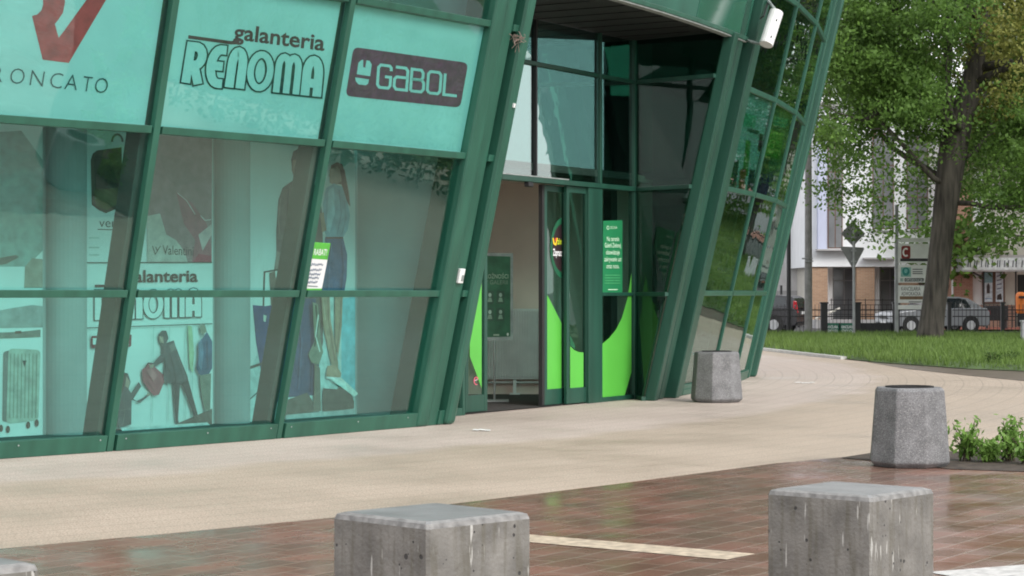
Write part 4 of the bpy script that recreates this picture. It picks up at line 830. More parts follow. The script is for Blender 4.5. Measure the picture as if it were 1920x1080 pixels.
M['edge'] = mat('worn pale concrete edge', (0.195, 0.192, 0.185), .6, .35, 22, .5, bscale=45); M['topface'] = mat('damp trowelled concrete top', (0.20, 0.20, 0.20), .38, .25, 5, .25, bscale=40)
def bollard_mesh(sz, h, ch=.026):
    a_, b_ = sz / 2, sz / 2 - ch; bm = bmesh.new(); L = []
    rc = .012
    def ring(q, z):
        out = []
        for sx, sy in ((-1, -1), (1, -1), (1, 1), (-1, 1)):
            e = [(sx * q, sy * (q - rc)), (sx * (q - rc), sy * q)]
            if sx * sy > 0: e = [(sx * (q), sy * (q - rc)), (sx * (q - rc), sy * q)]
            else: e = [(sx * (q - rc), sy * q), (sx * q, sy * (q - rc))]
            out += e
        out = sorted(out, key=lambda p: math.atan2(p[1], p[0])); return [bm.verts.new((x, y, z)) for x, y in out]
    L = [ring(a_, 0), ring(a_, h * .5), ring(a_, h - ch), ring(a_ - ch * .25, h - ch * .3), ring(b_ - .004, h)]
    bm.faces.new(list(reversed(L[0])))
    for r0, r1 in zip(L, L[1:]):
        for i in range(8): bm.faces.new((r0[i], r0[(i + 1) % 8], r1[(i + 1) % 8], r1[i]))
    # top: slightly dished with a subdivided grid
    c = bm.verts.new((0, 0, h - .002))
    for i in range(8): bm.faces.new((L[-1][i], L[-1][(i + 1) % 8], c))
    me = bpy.data.meshes.new('concrete_bollard'); bm.to_mesh(me); bm.free(); me.materials.append(M['concrete']); me.materials.append(M['edge']); me.materials.append(M['topface'])
    for p in me.polygons:
        nz = p.normal.z
        p.material_index = 2 if nz > .97 else (1 if nz > .2 else 0)
    return me
for X, Y, rz, h, lab in ((-.312, 8.11, 45, .742, 'streaked square concrete bollard with white runs, centre foreground'), (1.55, 9.51, 49, .703, 'square concrete bollard with a chipped edge at the right foreground'), (-1.92, 6.75, 44, .722, 'concrete bollard of which only a top corner shows, bottom left')):
    o = bpy.data.objects.new('concrete_bollard', bollard_mesh(.55, h)); COL.objects.link(o); o.location = (X, Y, .004); o.rotation_euler = (0, 0, R_(rz)); tag(o, lab, 'bollard', 'square concrete bollards in the foreground')
def bin_(X, Y, rz, lab, hh=.73, k=1.0):
    r = empty('litter_bin', (X, Y, 0.0), lab, 'litter bin', 'octagonal concrete litter bins')
    mb = MB(); mb.lathe((X, Y, .004), [(.335 * k, 0), (.385 * k, .045), (.385 * k, .075), (.335 * k, hh - .03), (.318 * k, hh), (.235 * k, hh)], 8, R_(rz), cap=(True, False)); mb.lathe((X, Y, .004), [(.235 * k, hh), (.225 * k, hh - .3), (.225 * k, .12)], 8, R_(rz), cap=(False, False))
    mb.build('body', M['aggregate'], r, .012)
    mb = MB(); mb.lathe((X, Y, .004), [(.222 * k, .1), (.222 * k, hh + .012), (.205 * k, hh + .012), (.20 * k, .14)], 24, 0, cap=(True, True)); mb.build('liner', M['rubber'], r)
bin_(3.67, 19.2, 14, 'octagonal speckled concrete litter bin beside the shrubs', .725); bin_(3.0, 30.5, 30, 'octagonal grey concrete litter bin at the foot of the glass front', .735)

# ------------------------------------------------------------------ shrubs by the near bin
def shrub(name, X, Y, h, wd, nl, lab, cat, grp, m, size, stems=9):
    r = empty(name, (X, Y, 0), lab, cat, grp); mb = MB(); C = []
    for k in range(stems):
        a_ = random.uniform(0, 6.28); rr = wd * random.uniform(.2, 1); hh = h * random.uniform(.55, 1); p0 = Vector((X + random.gauss(0, .04), Y + random.gauss(0, .04), 0)); p2 = Vector((X + math.cos(a_) * rr, Y + math.sin(a_) * rr * .9, hh)); p1 = (p0 + p2) / 2 + Vector((0, 0, .08 * h))
        mb.tube([p0, p1, p2], [.008, .006, .003], 5); 
        for t in np.linspace(.2, 1.02, max(4, nl // stems)): C.append(tuple((p0 * (1 - t) ** 2 + p1 * 2 * t * (1 - t) + p2 * t * t) + Vector((random.gauss(0, .035), random.gauss(0, .035), random.gauss(0, .03)))))
    mb.build('stem', M['stem'], r); V, Q = leaf_quads(np.array(C), size, -.5, .45); mesh_np('foliage', V, Q, m, r)
for i, (px, py, h, wd, lab) in enumerate(((1815, 866, .40, .17, 'bushy light green shrub right beside the near concrete bin'), (1852, 868, .22, .15, 'lowest light green shrub, between two taller ones in the bed'), (1893, 866, .42, .16, 'tall light green shrub at the right edge of the bed'), (1925, 872, .33, .16, 'light green shrub cut off by the right edge of the photo'))):
    p = gp(px, py); shrub('shrub', p.x, p.y, h, wd, 420, lab, 'shrub', 'light green shrubs in the planting bed', M['shrub'], .068, 13)
for i in range(16): shrub('shrub', 5.3 + i * .62 + random.gauss(0, .1), 19.4 - i * .06 + random.gauss(0, .3), random.uniform(.35, .55), .3, 240, 'light green shrub of the row beyond the right edge of the bed', 'shrub', 'light green shrubs in the planting bed', M['shrub'], .075, 10)
for px, py, h, lab in ((1862, 690, .34, 'small dark weed at the lawn edge, left of its pair'), (1893, 688, .30, 'small dark weed at the lawn edge, right of its pair')):
    p = gp(px, py); shrub('weed', p.x, p.y, h, .26, 260, lab, 'plant', 'dark weeds at the lawn edge', M['hedge'], .07, 10)

# ------------------------------------------------------------------ trees
TY = 62.0
def T(x, y, dy=0): return at(x, y, TY + dy)
base = T(1745, 634); 
trunk = [T(1744, 640), T(1745, 622), T(1749, 590), T(1758, 520), T(1768, 430), T(1775, 370), T(1787, 280), T(1803, 215), T(1821, 155), T(1834, 90), T(1845, 20), T(1850, -70), T(1848, -200)]
tr = [.43, .39, .36, .35, .345, .37, .42, .37, .31, .24, .20, .16, .10]
limbs = [(T(1787, 262), (-.45, -.1, .75), 4.0, .22), (T(1745, 165, -.3), (-.7, .1, .6), 3.6, .15), (T(1720, 110, -.6), (-.6, -.2, .6), 3.0, .13), (T(1800, 250), (-.8, -.5, .1), 4.2, .12), (T(1786, 350), (-.85, -.35, -.02), 3.6, .10), (T(1786, 340), (-.7, .5, .1), 4.0, .12),
         (T(1830, 130), (.8, -.1, .25), 4.0, .15), (T(1822, 160), (.7, -.5, .1), 3.6, .13), (T(1812, 200), (.6, .6, .2), 4.0, .13), (T(1840, 80), (-.4, -.6, .5), 3.4, .13), (T(1845, 40), (-.6, .2, .5), 3.6, .13), (T(1848, 0), (.6, -.3, .5), 3.6, .13), (T(1850, -70), (-.5, -.3, .6), 3.6, .12), (T(1850, -70), (.5, .4, .6), 3.6, .12), (T(1802, 240), (-.3, -.9, .1), 3.4, .12),
         (T(1690, 100, -.3), (-.9, -.3, -.05), 3.0, .09), (T(1700, 120), (-.9, .3, -.1), 3.2, .09), (T(1782, 380), (.75, -.5, .05), 3.2, .09), (T(1798, 300), (.8, .3, .05), 3.4, .10)]
HULL = [(1575, -90), (1555, 40), (1548, 120), (1556, 185), (1536, 250), (1534, 330), (1520, 385), (1538, 405), (1568, 375), (1590, 410), (1612, 448), (1640, 430), (1662, 455), (1690, 400), (1722, 430), (1742, 370), (1768, 350), (1792, 390), (1812, 450), (1838, 405), (1862, 475), (1892, 450), (1920, 475), (2010, 400), (2010, -90)]
def inside(px, py, poly):
    r = np.zeros(len(px), bool); n = len(poly)
    for i in range(n):
        (x0, y0), (x1, y1) = poly[i], poly[(i + 1) % n]; c = ((y0 > py) != (y1 > py)) & (px < (x1 - x0) * (py - y0) / (y1 - y0 + 1e-9) + x0); r ^= c
    return r
def proj(E): return 960 + F * E[:, 0] / E[:, 1], HY - F * (E[:, 2] - HC) / E[:, 1]
def cull(E):
    px, py = proj(E); tx = np.interp(py, [60, 155, 215, 280, 370, 640], [1838, 1821, 1803, 1787, 1773, 1745]); return inside(px, py, HULL) & ~((abs(px - tx) < np.where(py > 300, 58, 50)) & (E[:, 1] < TY + .3) & (py > 80) & ((py > 300) | (py < 175) | (np.sin(py * .16) > .1)))
# foliage masses through the crown's depth: an ellipsoid about the trunk, thinned by noise so that sky shows through
E = np.stack([rng.uniform(8.6, 19.5, 16000), rng.uniform(56.5, 67.5, 16000), rng.uniform(2.2, 12.5, 16000)], 1)
hole = np.sin(E[:, 0] * 1.9 + 2 * np.sin(E[:, 2] * 1.1)) * np.sin(E[:, 2] * 2.1 + 1.5 * np.sin(E[:, 1])) * np.sin(E[:, 1] * 1.3 + E[:, 0])
E = E[(hole > .02) & cull(E) & (((E[:, 0] - 13.4) / 6) ** 2 + ((E[:, 1] - 62) / 5.8) ** 2 + ((E[:, 2] - 7.5) / 6.5) ** 2 < 1)][:1250]
def yel(c):
    q = (c[:, 0] - T(1850, 110).x) ** 2 / 1.1 ** 2 + (c[:, 2] - T(1850, 110).z) ** 2 / 1.7 ** 2; return (q + rng.normal(0, .35, len(c)) < 1.0)
tree('maple_tree', tuple(base[:2]) + (.2,), trunk, tr, limbs, 'large maple with thick dark trunk standing on the lawn', 'tree', None, 105000, .13, [M['leaf'], M['leaf_y']], .30, yel, 3, cull, E)
# neighbours: one just right of the frame whose branches reach in, others further right (mirrored in the glass)
def simple_tree(X, Y, h, lab, nleaf, mats, size=.2, spread=3.4, lo=.35, seed=1, grp='trees beside the lawn'):
    random.seed(seed); pts = [Vector((X, Y, -.05)), Vector((X, Y, .4)), Vector((X + .1, Y, h * .35)), Vector((X + .2, Y + .1, h * .7)), Vector((X + .2, Y, h * .95))]
    L = []
    for k in range(11):
        t = lo + (1 - lo) * k / 11; a_ = k * 2.4; L.append((Vector((X + .15, Y, h * t)), (math.cos(a_), math.sin(a_), .25 + .3 * t), spread * (1.1 - .55 * t), .10))
    return tree('maple_tree', (X, Y, 0), pts, [.4, .3, .25, .15, .05], L, lab, 'tree', grp, nleaf, size, mats, .55, None, 2)
simple_tree(18.6, 66.5, 11, 'pale leaved maple reaching in from beyond the right edge', 26000, [M['leaf2']], .16, 4.6, .30, 3)
simple_tree(22.5, 61, 11.5, 'maple beyond the right edge mirrored in the leaning glass', 70000, [M['leaf']], .2, 4.4, .18, 5)
simple_tree(20.5, 80, 10, 'maple behind the fence right of the large trunk', 9000, [M['leaf2']], .2, 3.2, .42, 9)
for X, Y, h, sd in ((27, 76, 12, 11), (33, 64, 12, 12), (25, 92, 13, 13)  ): simple_tree(X, Y, h, 'broad tree far out to the right mirrored in the leaning glass', 16000, [M['leaf']], .34, 5.2, .2, sd)
# clipped hedge out to the right
hg = empty('hedge', (14, 24, 0), 'low clipped hedge out to the right of the plaza', 'hedge'); c = rng.uniform((9.5, 0, .02), (10.7, 1, .95), (9000, 3)); c[:, 1] = rng.uniform(21.5, 39.5, 9000); c[:, 0] += (c[:, 1] - 21) * .12
V, Q = leaf_quads(c, .11); mesh_np('foliage', V, Q, M['hedge'], hg)
mb = MB(); [mb.tube([(10.1 + k * .7 * .12, 21.6 + k * .7, 0), (10.1 + k * .7 * .12, 21.6 + k * .7, .8)], .02, 5) for k in range(26)]; mb.build('stems', M['stem'], hg)
sheet('lawn_strip', [(11.6, 21), (45, 17), (45, 31.4), (16, 36.0), (13.6, 37)], 0.05, M['lawn'])
g2 = np.stack([rng.uniform(11.8, 26, 14000), rng.uniform(22, 34.5, 14000), np.full(14000, .05)], 1); gg = blades('grass', g2, .16, .04, M['grass'], .5); gg['kind'] = 'stuff'

# ------------------------------------------------------------------ background: fence, signs, poles, cars, houses
M['iron'] = mat('black fence iron', (0.018, 0.018, 0.02), .5, .1); M['galv'] = mat('galvanised steel', (0.30, 0.31, 0.32), .45, .15, 6); M['pole_con'] = mat('old concrete pole', (0.22, 0.215, 0.21), .8, .2, 5, .4)
FY = 70.3
fen = empty('iron_fence', (12, FY, 0), 'black iron railing fence with square posts behind the lawn', 'fence')
posts = [1440, 1545, 1607, 1680, 1780, 1880, 1985, 2090]
px2x = lambda x: (x - 960) / F * FY
for x in posts:
    mb = MB(); wd = .22 if x in (1545, 1607, 1680) else .12; X = px2x(x); mb.box((X, FY, .62), (wd, wd, 1.24)); mb.box((X, FY, 1.26), (wd + .05, wd + .05, .05)); mb.build('post', M['iron'], fen)
for x0, x1 in zip(posts, posts[1:]):
    mb = MB(); a_, b_ = px2x(x0) + .11, px2x(x1) - .11
    for z in (.18, .80, 1.02): mb.box(((a_ + b_) / 2, FY, z), (b_ - a_, .03, .035))
    n = max(3, int((b_ - a_) / .125))
    for k in range(n): mb.box((a_ + (k + .5) * (b_ - a_) / n, FY, .66), (.016, .016, 1.10)); 
    mb.build('picket_panel', M['iron'], fen)
    if x0 in (1545, 1607):
        mb = MB(); mb.box(((a_ + b_) / 2, FY + .05, .30), (b_ - a_, .06, .56)); mb.build('base_board', M['iron'], fen)
M['banner'] = mat('green banner', (0.012, 0.14, 0.085), .5, .1)
for x0, x1, lab in ((1548, 1573, 'left of two green law office banners on the fence'), (1576, 1602, 'right of two green law office banners on the fence')):
    s = Sheet((Vector((0, FY - .10, 0)), Vector((0, -1, 0))), [(x0, 637), (x1, 637), (x1, 606), (x0, 606)], M['banner'], .01)
    for t_, y in (('KANCELARIA', 615.5), ('ADWOKACKA', 623), ):
        s.text(t_, ((x0 + 2, y), (x1 - 2, y), (x1 - 2, y - 5.5), (x0 + 2, y - 5.5)), pcol(235, 240, 235), .02)
    s.ribbon([(x0 + 3, 629), (x1 - 3, 629)], 1.2, pcol(200, 220, 205)); s.ribbon([(x0 + 5, 633), (x1 - 5, 633)], 1.0, pcol(200, 220, 205))
    tag(s.build('banner'), lab, 'banner', 'green banners on the fence')
# sign pylon
SY = 68.5; py = empty('sign_pylon', (at(1700, 600, SY).x, SY, 0), 'steel post pylon carrying stacked white business signs by the trunk', 'sign')
for x in (1681, 1762):
    mb = MB(); p = at(x, 600, SY); mb.box((p.x, SY, 2.25), (.11, .11, 4.5)); mb.build('post', M['galv'], py)
def sign_panel(y0, y1, fn, lab=None):
    s = Sheet((Vector((0, SY - .07, 0)), Vector((0, -1, 0))), [(1684, y1), (1759, y1), (1759, y0), (1684, y0)], M['white_paint'], .05); fn(s); o = s.build('sign_panel', py)
    if lab: o['label'] = lab
gk = pcol(70, 72, 74)
def f1(s): s.poly(rrect(((1690, 485), (1707, 485), (1707, 461), (1690, 461)), 4), pcol(130, 40, 40)); s.ribbon(arc(1698.5, 473, 5, 7, -50, -310, 10), 3, pcol(240, 240, 240)); s.poly([(1688, 490), (1748, 490), (1748, 484.5), (1688, 484.5)], pcol(50, 50, 55))
def f2(s): s.poly([(1689, 519), (1708, 519), (1708, 501), (1689, 501)], pcol(130, 180, 170)); s.disc(1698.5, 509, 7, 8, pcol(40, 130, 125)); s.disc(1698.5, 508, 3.2, 4, pcol(120, 185, 180)); [s.ribbon([(1711, y), (1730, y)], 1.6, gk) for y in (505, 509.5, 513)]; s.poly([(1696, 528), (1732, 528), (1732, 521.5), (1696, 521.5)], pcol(50, 56, 62)); s.text('ORTODONCJA', ((1698, 527), (1730, 527), (1730, 522.5), (1698, 522.5)), pcol(225, 230, 230), .01); s.poly([(1688, 528), (1694, 528), (1694, 521.5), (1688, 521.5)], pcol(150, 170, 165))
def f3(s): s.text('KANCELARIA', ((1690, 545), (1726, 545), (1726, 537.5), (1690, 537.5)), gk, .005); s.text('ADWOKACKA', ((1690, 554), (1726, 554), (1726, 546.8), (1690, 546.8)), gk, .005); s.poly([(1687, 561.5), (1735, 561.5), (1735, 555.5), (1687, 555.5)], pcol(120, 95, 72)); s.ribbon([(1704, 566), (1728, 566)], 1.6, gk)
sign_panel(457, 493, f1); sign_panel(497, 530, f2); sign_panel(535, 568, f3); sign_panel(572, 580, lambda s: None); sign_panel(446, 454, lambda s: None)
# road signs seen from behind
RY = 66.0; ys = empty('road_sign', (at(1601, 600, RY).x, RY, 0), 'back of a grey triangle road sign below a diamond one', 'road sign')
mb = MB(); p = at(1601, 600, RY); mb.tube([(p.x, RY, .1), (p.x, RY, at(1601, 425, RY).z)], .045, 10); mb.build('pole', M['galv'], ys)
M['sign_back'] = mat('grey sign back', (0.20, 0.205, 0.21), .5, .15, 5)
def plate(pts, name, yy):
    mb = MB(); P = [at(x, y, RY) for x, y in pts]; mb.prism([(q.x, q.z) for q in P], yy, yy + .02); mb.build(name, M['sign_back'], ys, .003)
plate([(1576, 464), (1578, 462), (1620, 464), (1621, 467), (1602, 503), (1599, 503)], 'triangle_plate', RY + .05); plate([(1600, 462), (1577, 438), (1600, 414), (1623, 438)], 'diamond_plate', RY + .05)
mb = MB(); [mb.box((p.x, RY, at(1600, y, RY).z), (.16, .1, .05)) for y in (470, 490, 445, 430)]; mb.build('clamp', M['galv'], ys)
mb = MB(); p = at(1479, 620, 71.5); mb.tube([(p.x, 71.5, 0), (p.x, 71.5, 2.2), (p.x, 71.5, 9)], [.09, .075, .05], 10); o = MB()
lp = empty('lamp_post', (p.x, 71.5, 0), 'thin dark lamp post beside the leaning glass edge', 'lamp post'); mb.build('pole', M['iron'], lp); o.box((p.x + .5, 71.5, 9.05), (1.1, .1, .06)); o.box((p.x + 1.1, 71.5, 9.0), (.5, .22, .12)); o.build('lamp_head', M['galv'], lp, .02)
p = at(1515, 620, 70.0); mb = MB(); mb.tube([(p.x, 69.9, 0), (p.x, 69.9, 9.5)], [.135, .10], 12); up = empty('utility_pole', (p.x, 69.9, 0), 'thick weathered grey concrete pole in front of the white house', 'pole'); mb.build('shaft', M['pole_con'], up)
mb = MB(); mb.box((p.x - .05, 69.82, 2.75), (.36, .05, .05)); mb.box((p.x, 69.78, 2.66), (.28, .06, .04)); mb.build('clamp', M['galv'], up); mb = MB(); mb.box((p.x, 69.9, 9.2), (1.6, .1, .1)); mb.build('crossarm', M['galv'], up)
p = at(1917, 630, 60); mb = MB(); mb.box((p.x + .1, 60, .38), (.26, .22, .76)); mb.box((p.x + .1, 60, .78), (.3, .26, .06)); o = mb.build('stone_post', M['galv'], None, .01); tag(o, 'short pale stone post on the lawn at the right edge', 'post')

# cars
def paint(name, c, rough=.25, metal=0.0): 
    m = mat(name, c, rough, .04, 2, metal=metal); m.node_tree.nodes['Principled BSDF'].inputs['Coat Weight'].default_value = .4; m.node_tree.nodes['Principled BSDF'].inputs['Coat Roughness'].default_value = .05; return m
M['paint_silver'] = paint('silver car paint', (0.22, 0.23, 0.245), .35, .3); M['paint_black'] = paint('black car paint', (0.022, 0.022, 0.026)); M['car_glass'] = mat('dark car glass', (0.02, 0.025, 0.028), .05, .1, spec=.8); M['tail'] = mat('red tail lamp glass', (0.30, 0.012, 0.02), .15, .1); M['lamp'] = mat('clear headlamp glass', (0.65, 0.67, 0.7), .1, .05); M['alloy'] = mat('alloy wheel', (0.45, 0.46, 0.47), .3, .1, metal=.6); M['plate'] = mat('number plate', (0.75, 0.75, 0.75), .4, .03)
def car(name, loc, rz, L, W, lower, upper, wins_, paint_, label, rear_kind, wheels, wr=.31, grp=None):
    r = empty(name, loc, label, 'car', grp); MX = Matrix.Translation(loc) @ Matrix.Rotation(rz, 4, 'Z'); hw = W / 2
    mb = MB(); n = len(lower)     # lower body with slightly tucked sills
    rings = []
    for yy, sc_ in ((-hw, .0), (-hw + .07, .03), (hw - .07, .03), (hw, .0)):
        rings.append([MX @ Vector((x + (0), yy if abs(yy) == hw else yy, z + (sc_ if z > .5 else -sc_ * .5))) for x, z in lower])
    vs = [p for q in rings for p in q]; fs = [tuple(reversed(range(n))), tuple(range(3 * n, 4 * n))]
    for k in range(3):
        for i in range(n): fs.append((k * n + i, k * n + (i + 1) % n, (k + 1) * n + (i + 1) % n, (k + 1) * n + i))
    mb.add(vs, fs); nu = len(upper); zt = max(z for x, z in upper); zb = min(z for x, z in upper)
    def half(z): return (hw - .06) - (z - zb) / (zt - zb) * .19
    vs = [MX @ Vector((x, -half(z), z)) for x, z in upper] + [MX @ Vector((x, half(z), z)) for x, z in upper]
    mb.add(vs, [tuple(reversed(range(nu))), tuple(range(nu, 2 * nu))] + [(i, (i + 1) % nu, (i + 1) % nu + nu, i + nu) for i in range(nu)])
    body = mb.build('body', paint_, r, .02)
    for quad in wins_['side']:
        for sg in (-1, 1):
            mb = MB(); P = [MX @ Vector((x, sg * (half(z) + .006), z)) for x, z in quad] + [MX @ Vector((x, sg * (half(z) - .03), z)) for x, z in quad]; m_ = len(quad)
            mb.add(P, [tuple(range(m_)), tuple(reversed(range(m_, 2 * m_)))] + [(i, i + m_, (i + 1) % m_ + m_, (i + 1) % m_) for i in range(m_)]); mb.build('side_window', M['car_glass'], r)
    for nm, ((x0, z0), (x1, z1)) in (('windscreen', wins_['front']), ('rear_window', wins_['rear'])):
        d_ = .012 if nm == 'windscreen' else -.012
        mb = MB(); P = []
        for off in (d_, -d_ * 2): P += [MX @ Vector((x0 + off, -half(z0) + .08, z0 + .012)), MX @ Vector((x0 + off, half(z0) - .08, z0 + .012)), MX @ Vector((x1 + off, half(z1) - .06, z1 + .012)), MX @ Vector((x1 + off, -half(z1) + .06, z1 + .012))]
        mb.add(P, [(0, 1, 2, 3), (7, 6, 5, 4), (0, 4, 5, 1), (1, 5, 6, 2), (2, 6, 7, 3), (3, 7, 4, 0)]); mb.build(nm, M['car_glass'], r)
    for wx in wheels:
        for sg in (-1, 1):
            c0 = MX @ Vector((wx, sg * (hw - .20), wr)); c1 = MX @ Vector((wx, sg * (hw + .012), wr)); c2 = MX @ Vector((wx, sg * (hw + .022), wr)); ar = MB(); ar.tube([MX @ Vector((wx, sg * (hw - .1), wr + .02)), MX @ Vector((wx, sg * (hw + .004), wr + .02))], wr + .07, 20); ar.build('wheel_arch', M['rubber'], r)
            wt_ = MB(); wt_.tube([c0, c1], wr, 20); o = wt_.build('wheel', M['rubber'], r); rm = MB(); rm.tube([c0, c2], wr * .62, 16); rm.build('rim', M['alloy'], o)
    xf = max(x for x, z in lower); xr = min(x for x, z in lower)
    for sg in (-1, 1):
        mb = MB(); mb.box((xf - .10, sg * (hw - .26), .68), (.24, .42, .17), M4=MX); mb.build('headlight', M['lamp'], r, .02)
        mb = MB()
        if rear_kind == 'estate': mb.hexa([MX @ Vector(q) for q in ((xr - .02, sg * (hw - .18), .80), (xr + .16, sg * (hw + .008), .80), (xr + .18, sg * (hw - .03), .9), (xr + .02, sg * (hw - .20), .9), (xr + .06, sg * (hw - .19), 1.26), (xr + .16, sg * (hw - .11), 1.26), (xr + .2, sg * (hw - .14), 1.28), (xr + .1, sg * (hw - .22), 1.28))])
        else: mb.box((xr + .05, sg * (hw - .2), .8), (.16, .34, .18), M4=MX)
        mb.build('tail_light', M['tail'], r, .01)
        mb = MB(); mb.box((wins_['front'][0][0] - .25, sg * (hw + .06), .98), (.12, .18, .12), M4=MX); mb.build('mirror', paint_, r, .02)
    mb = MB(); mb.box((xr - .01, 0, .80 if rear_kind == 'estate' else .55), (.02, .5, .11), M4=MX); mb.build('number_plate', M['plate'], r); mb = MB(); mb.box((xf + .01, 0, .42), (.02, .5, .11), M4=MX); mb.build('number_plate', M['plate'], r)
    mb = MB(); mb.box((xf - .01, 0, .62), (.05, W * .44, .12), M4=MX); mb.build('grille', M['black'], r); mb = MB(); mb.box((xf - .05, 0, .35), (.14, W * .9, .09), M4=MX); mb.box((xr + .05, 0, .35), (.14, W * .9, .10), M4=MX); mb.build('bumper_strip', M['black'], r)
    return r
low = [(-2.05, .28), (2.05, .26), (2.12, .45), (2.08, .68), (1.95, .80), (.95, .93), (-2.0, .96), (-2.12, .78), (-2.12, .42)]
upp = [(1.05, .90), (.35, 1.38), (.05, 1.44), (-.85, 1.44), (-1.25, 1.38), (-1.95, .93)]
car('parked_car', (at(1748, 600, 84).x, 84, .0), R_(180 + 14), 4.2, 1.7, low, upp, dict(side=[[(.80, .95), (.28, 1.35), (-.22, 1.38), (-.22, .96)], [(-.30, .96), (-.30, 1.38), (-.85, 1.38), (-1.15, 1.33), (-1.35, .97)]], front=((.98, .95), (.40, 1.35)), rear=((-1.88, .98), (-1.32, 1.35))), M['paint_silver'], 'silver car parked behind the tree trunk and the iron fence', 'sedan', (1.32, -1.28), .30)
low = [(-2.2, .30), (2.25, .28), (2.32, .5), (2.25, .72), (2.05, .84), (1.05, .98), (-2.1, 1.02), (-2.28, .86), (-2.30, .45)]
upp = [(1.15, .95), (.35, 1.42), (.0, 1.5), (-1.2, 1.53), (-1.95, 1.47), (-2.12, 1.38), (-2.24, 1.0)]
car('parked_car', (at(1404, 600, 84).x, 84.2, .0), R_(180 - 24), 4.6, 1.85, low, upp, dict(side=[[(.85, 1.0), (.25, 1.40), (-.3, 1.44), (-.3, 1.01)], [(-.38, 1.01), (-.38, 1.44), (-1.15, 1.46), (-1.2, 1.02)], [(-1.28, 1.03), (-1.22, 1.45), (-1.7, 1.40), (-1.9, 1.1)]], front=((1.05, 1.0), (.40, 1.39)), rear=((-2.20, 1.08), (-2.10, 1.38))), M['paint_black'], 'black estate car with tall red tail lamps half hidden by the glass front', 'estate', (1.45, -1.35), .33)
# litter bin by the shop
M['orange'] = mat('orange plastic', (0.75, 0.20, 0.03), .4, .08); p = at(1914, 610, 86); ob = empty('street_bin', (p.x, 86, 0), 'bright orange litter bin on a post by the shop', 'litter bin')
mb = MB(); mb.lathe((p.x, 86, .75), [(.16, 0), (.20, .1), (.215, .70), (.19, .82), (.10, .88)], 16); mb.build('bucket', M['orange'], ob); mb = MB(); mb.tube([(p.x + .22, 86.15, 0), (p.x + .22, 86.15, 1.6)], .035, 8); mb.build('post', M['galv'], ob); mb = MB(); mb.box((p.x, 85.76, 1.42), (.3, .03, .10)); mb.build('slot', M['black'], ob)

# buildings beyond the road
M['render_white'] = mat('white render', (0.84, 0.85, 0.87), .8, .05, 1.5); M['render_blue'] = mat('pale blue render', (0.52, 0.55, 0.70), .8, .05, 1.5); M['render_grey'] = mat('rough grey render', (0.58, 0.57, 0.57), .9, .08, 3, .3); M['render_cream'] = mat('cream render', (0.62, 0.59, 0.53), .85, .08, 2); M['plinth'] = mat('grey plinth', (0.40, 0.39, 0.39), .9, .1, 2)
M['win_glass'] = mat('dark window glass', (0.22, 0.225, 0.235), .06, .2, 1, spec=.8); M['win_brown'] = mat('brown window frame', (0.16, 0.085, 0.06), .5, .15)
def brickwall(name, c1, c2, mort):
    m = bpy.data.materials.new(name); m.use_nodes = True; t = m.node_tree; b = t.nodes['Principled BSDF']; g_ = t.nodes.new('ShaderNodeNewGeometry'); sx = t.nodes.new('ShaderNodeSeparateXYZ'); cx = t.nodes.new('ShaderNodeCombineXYZ'); ad = t.nodes.new('ShaderNodeMath')
    t.links.new(g_.outputs['Position'], sx.inputs[0]); t.links.new(sx.outputs[0], ad.inputs[0]); t.links.new(sx.outputs[1], ad.inputs[1]); t.links.new(ad.outputs[0], cx.inputs[0]); t.links.new(sx.outputs[2], cx.inputs[1])
    br = t.nodes.new('ShaderNodeTexBrick'); br.inputs['Scale'].default_value = 1; br.inputs['Brick Width'].default_value = .25; br.inputs['Row Height'].default_value = .075; br.inputs['Mortar Size'].default_value = .006
    br.inputs['Color1'].default_value = c1 + (1,); br.inputs['Color2'].default_value = c2 + (1,); br.inputs['Mortar'].default_value = mort + (1,); t.links.new(cx.outputs[0], br.inputs['Vector']); t.links.new(br.outputs[0], b.inputs['Base Color']); b.inputs['Roughness'].default_value = .85; return m
M['brick_tan'] = brickwall('tan facing brick', (0.42, 0.26, 0.165), (0.34, 0.205, 0.13), (0.42, 0.35, 0.28)); M['brick_red'] = brickwall('orange red brick', (0.42, 0.215, 0.15), (0.34, 0.165, 0.115), (0.42, 0.35, 0.30)); M['tile'] = mat('red roof tiles', (0.50, 0.13, 0.09), .7, .25, 8, .6)
BY = 96.0
def wx(px, Y): return (px - 960) / F * Y
def wz(py, Y): return HC - (py - HY) / F * Y
def bbox(mb, x0, x1, y0, y1, Y, dep):
    X0, X1, z1, z0 = wx(x0, Y), wx(x1, Y), wz(y0, Y), wz(y1, Y); mb.box(((X0 + X1) / 2, Y + dep / 2, (z0 + z1) / 2), (X1 - X0, dep, z1 - z0))
def part(name, m, parent, x0, x1, y0, y1, Y, dep, bevel=0):
    mb = MB(); bbox(mb, x0, x1, y0, y1, Y, dep); return mb.build(name, m, parent, bevel)
ob = empty('office_building', (wx(1600, BY), BY, 0), 'white office building with overhanging upper floor on tan brick pillars', 'building')
part('upper_wall', M['render_white'], ob, 1522, 1786, 200, 500, BY, 9); part('roof', M['plinth'], ob, 1519, 1790, 192, 199.6, BY - .3, 9.6); part('ground_wall', M['render_cream'], ob, 1526, 1786, 500.4, 616, BY + 2.2, 6.6)
part('bay', M['render_blue'], ob, 1534, 1550, 215, 470, BY - .35, .349); part('ledge', M['plinth'], ob, 1532, 1604, 467, 470, BY - .5, .499); part('ledge', M['plinth'], ob, 1620, 1680, 483, 486, BY - .4, .399)
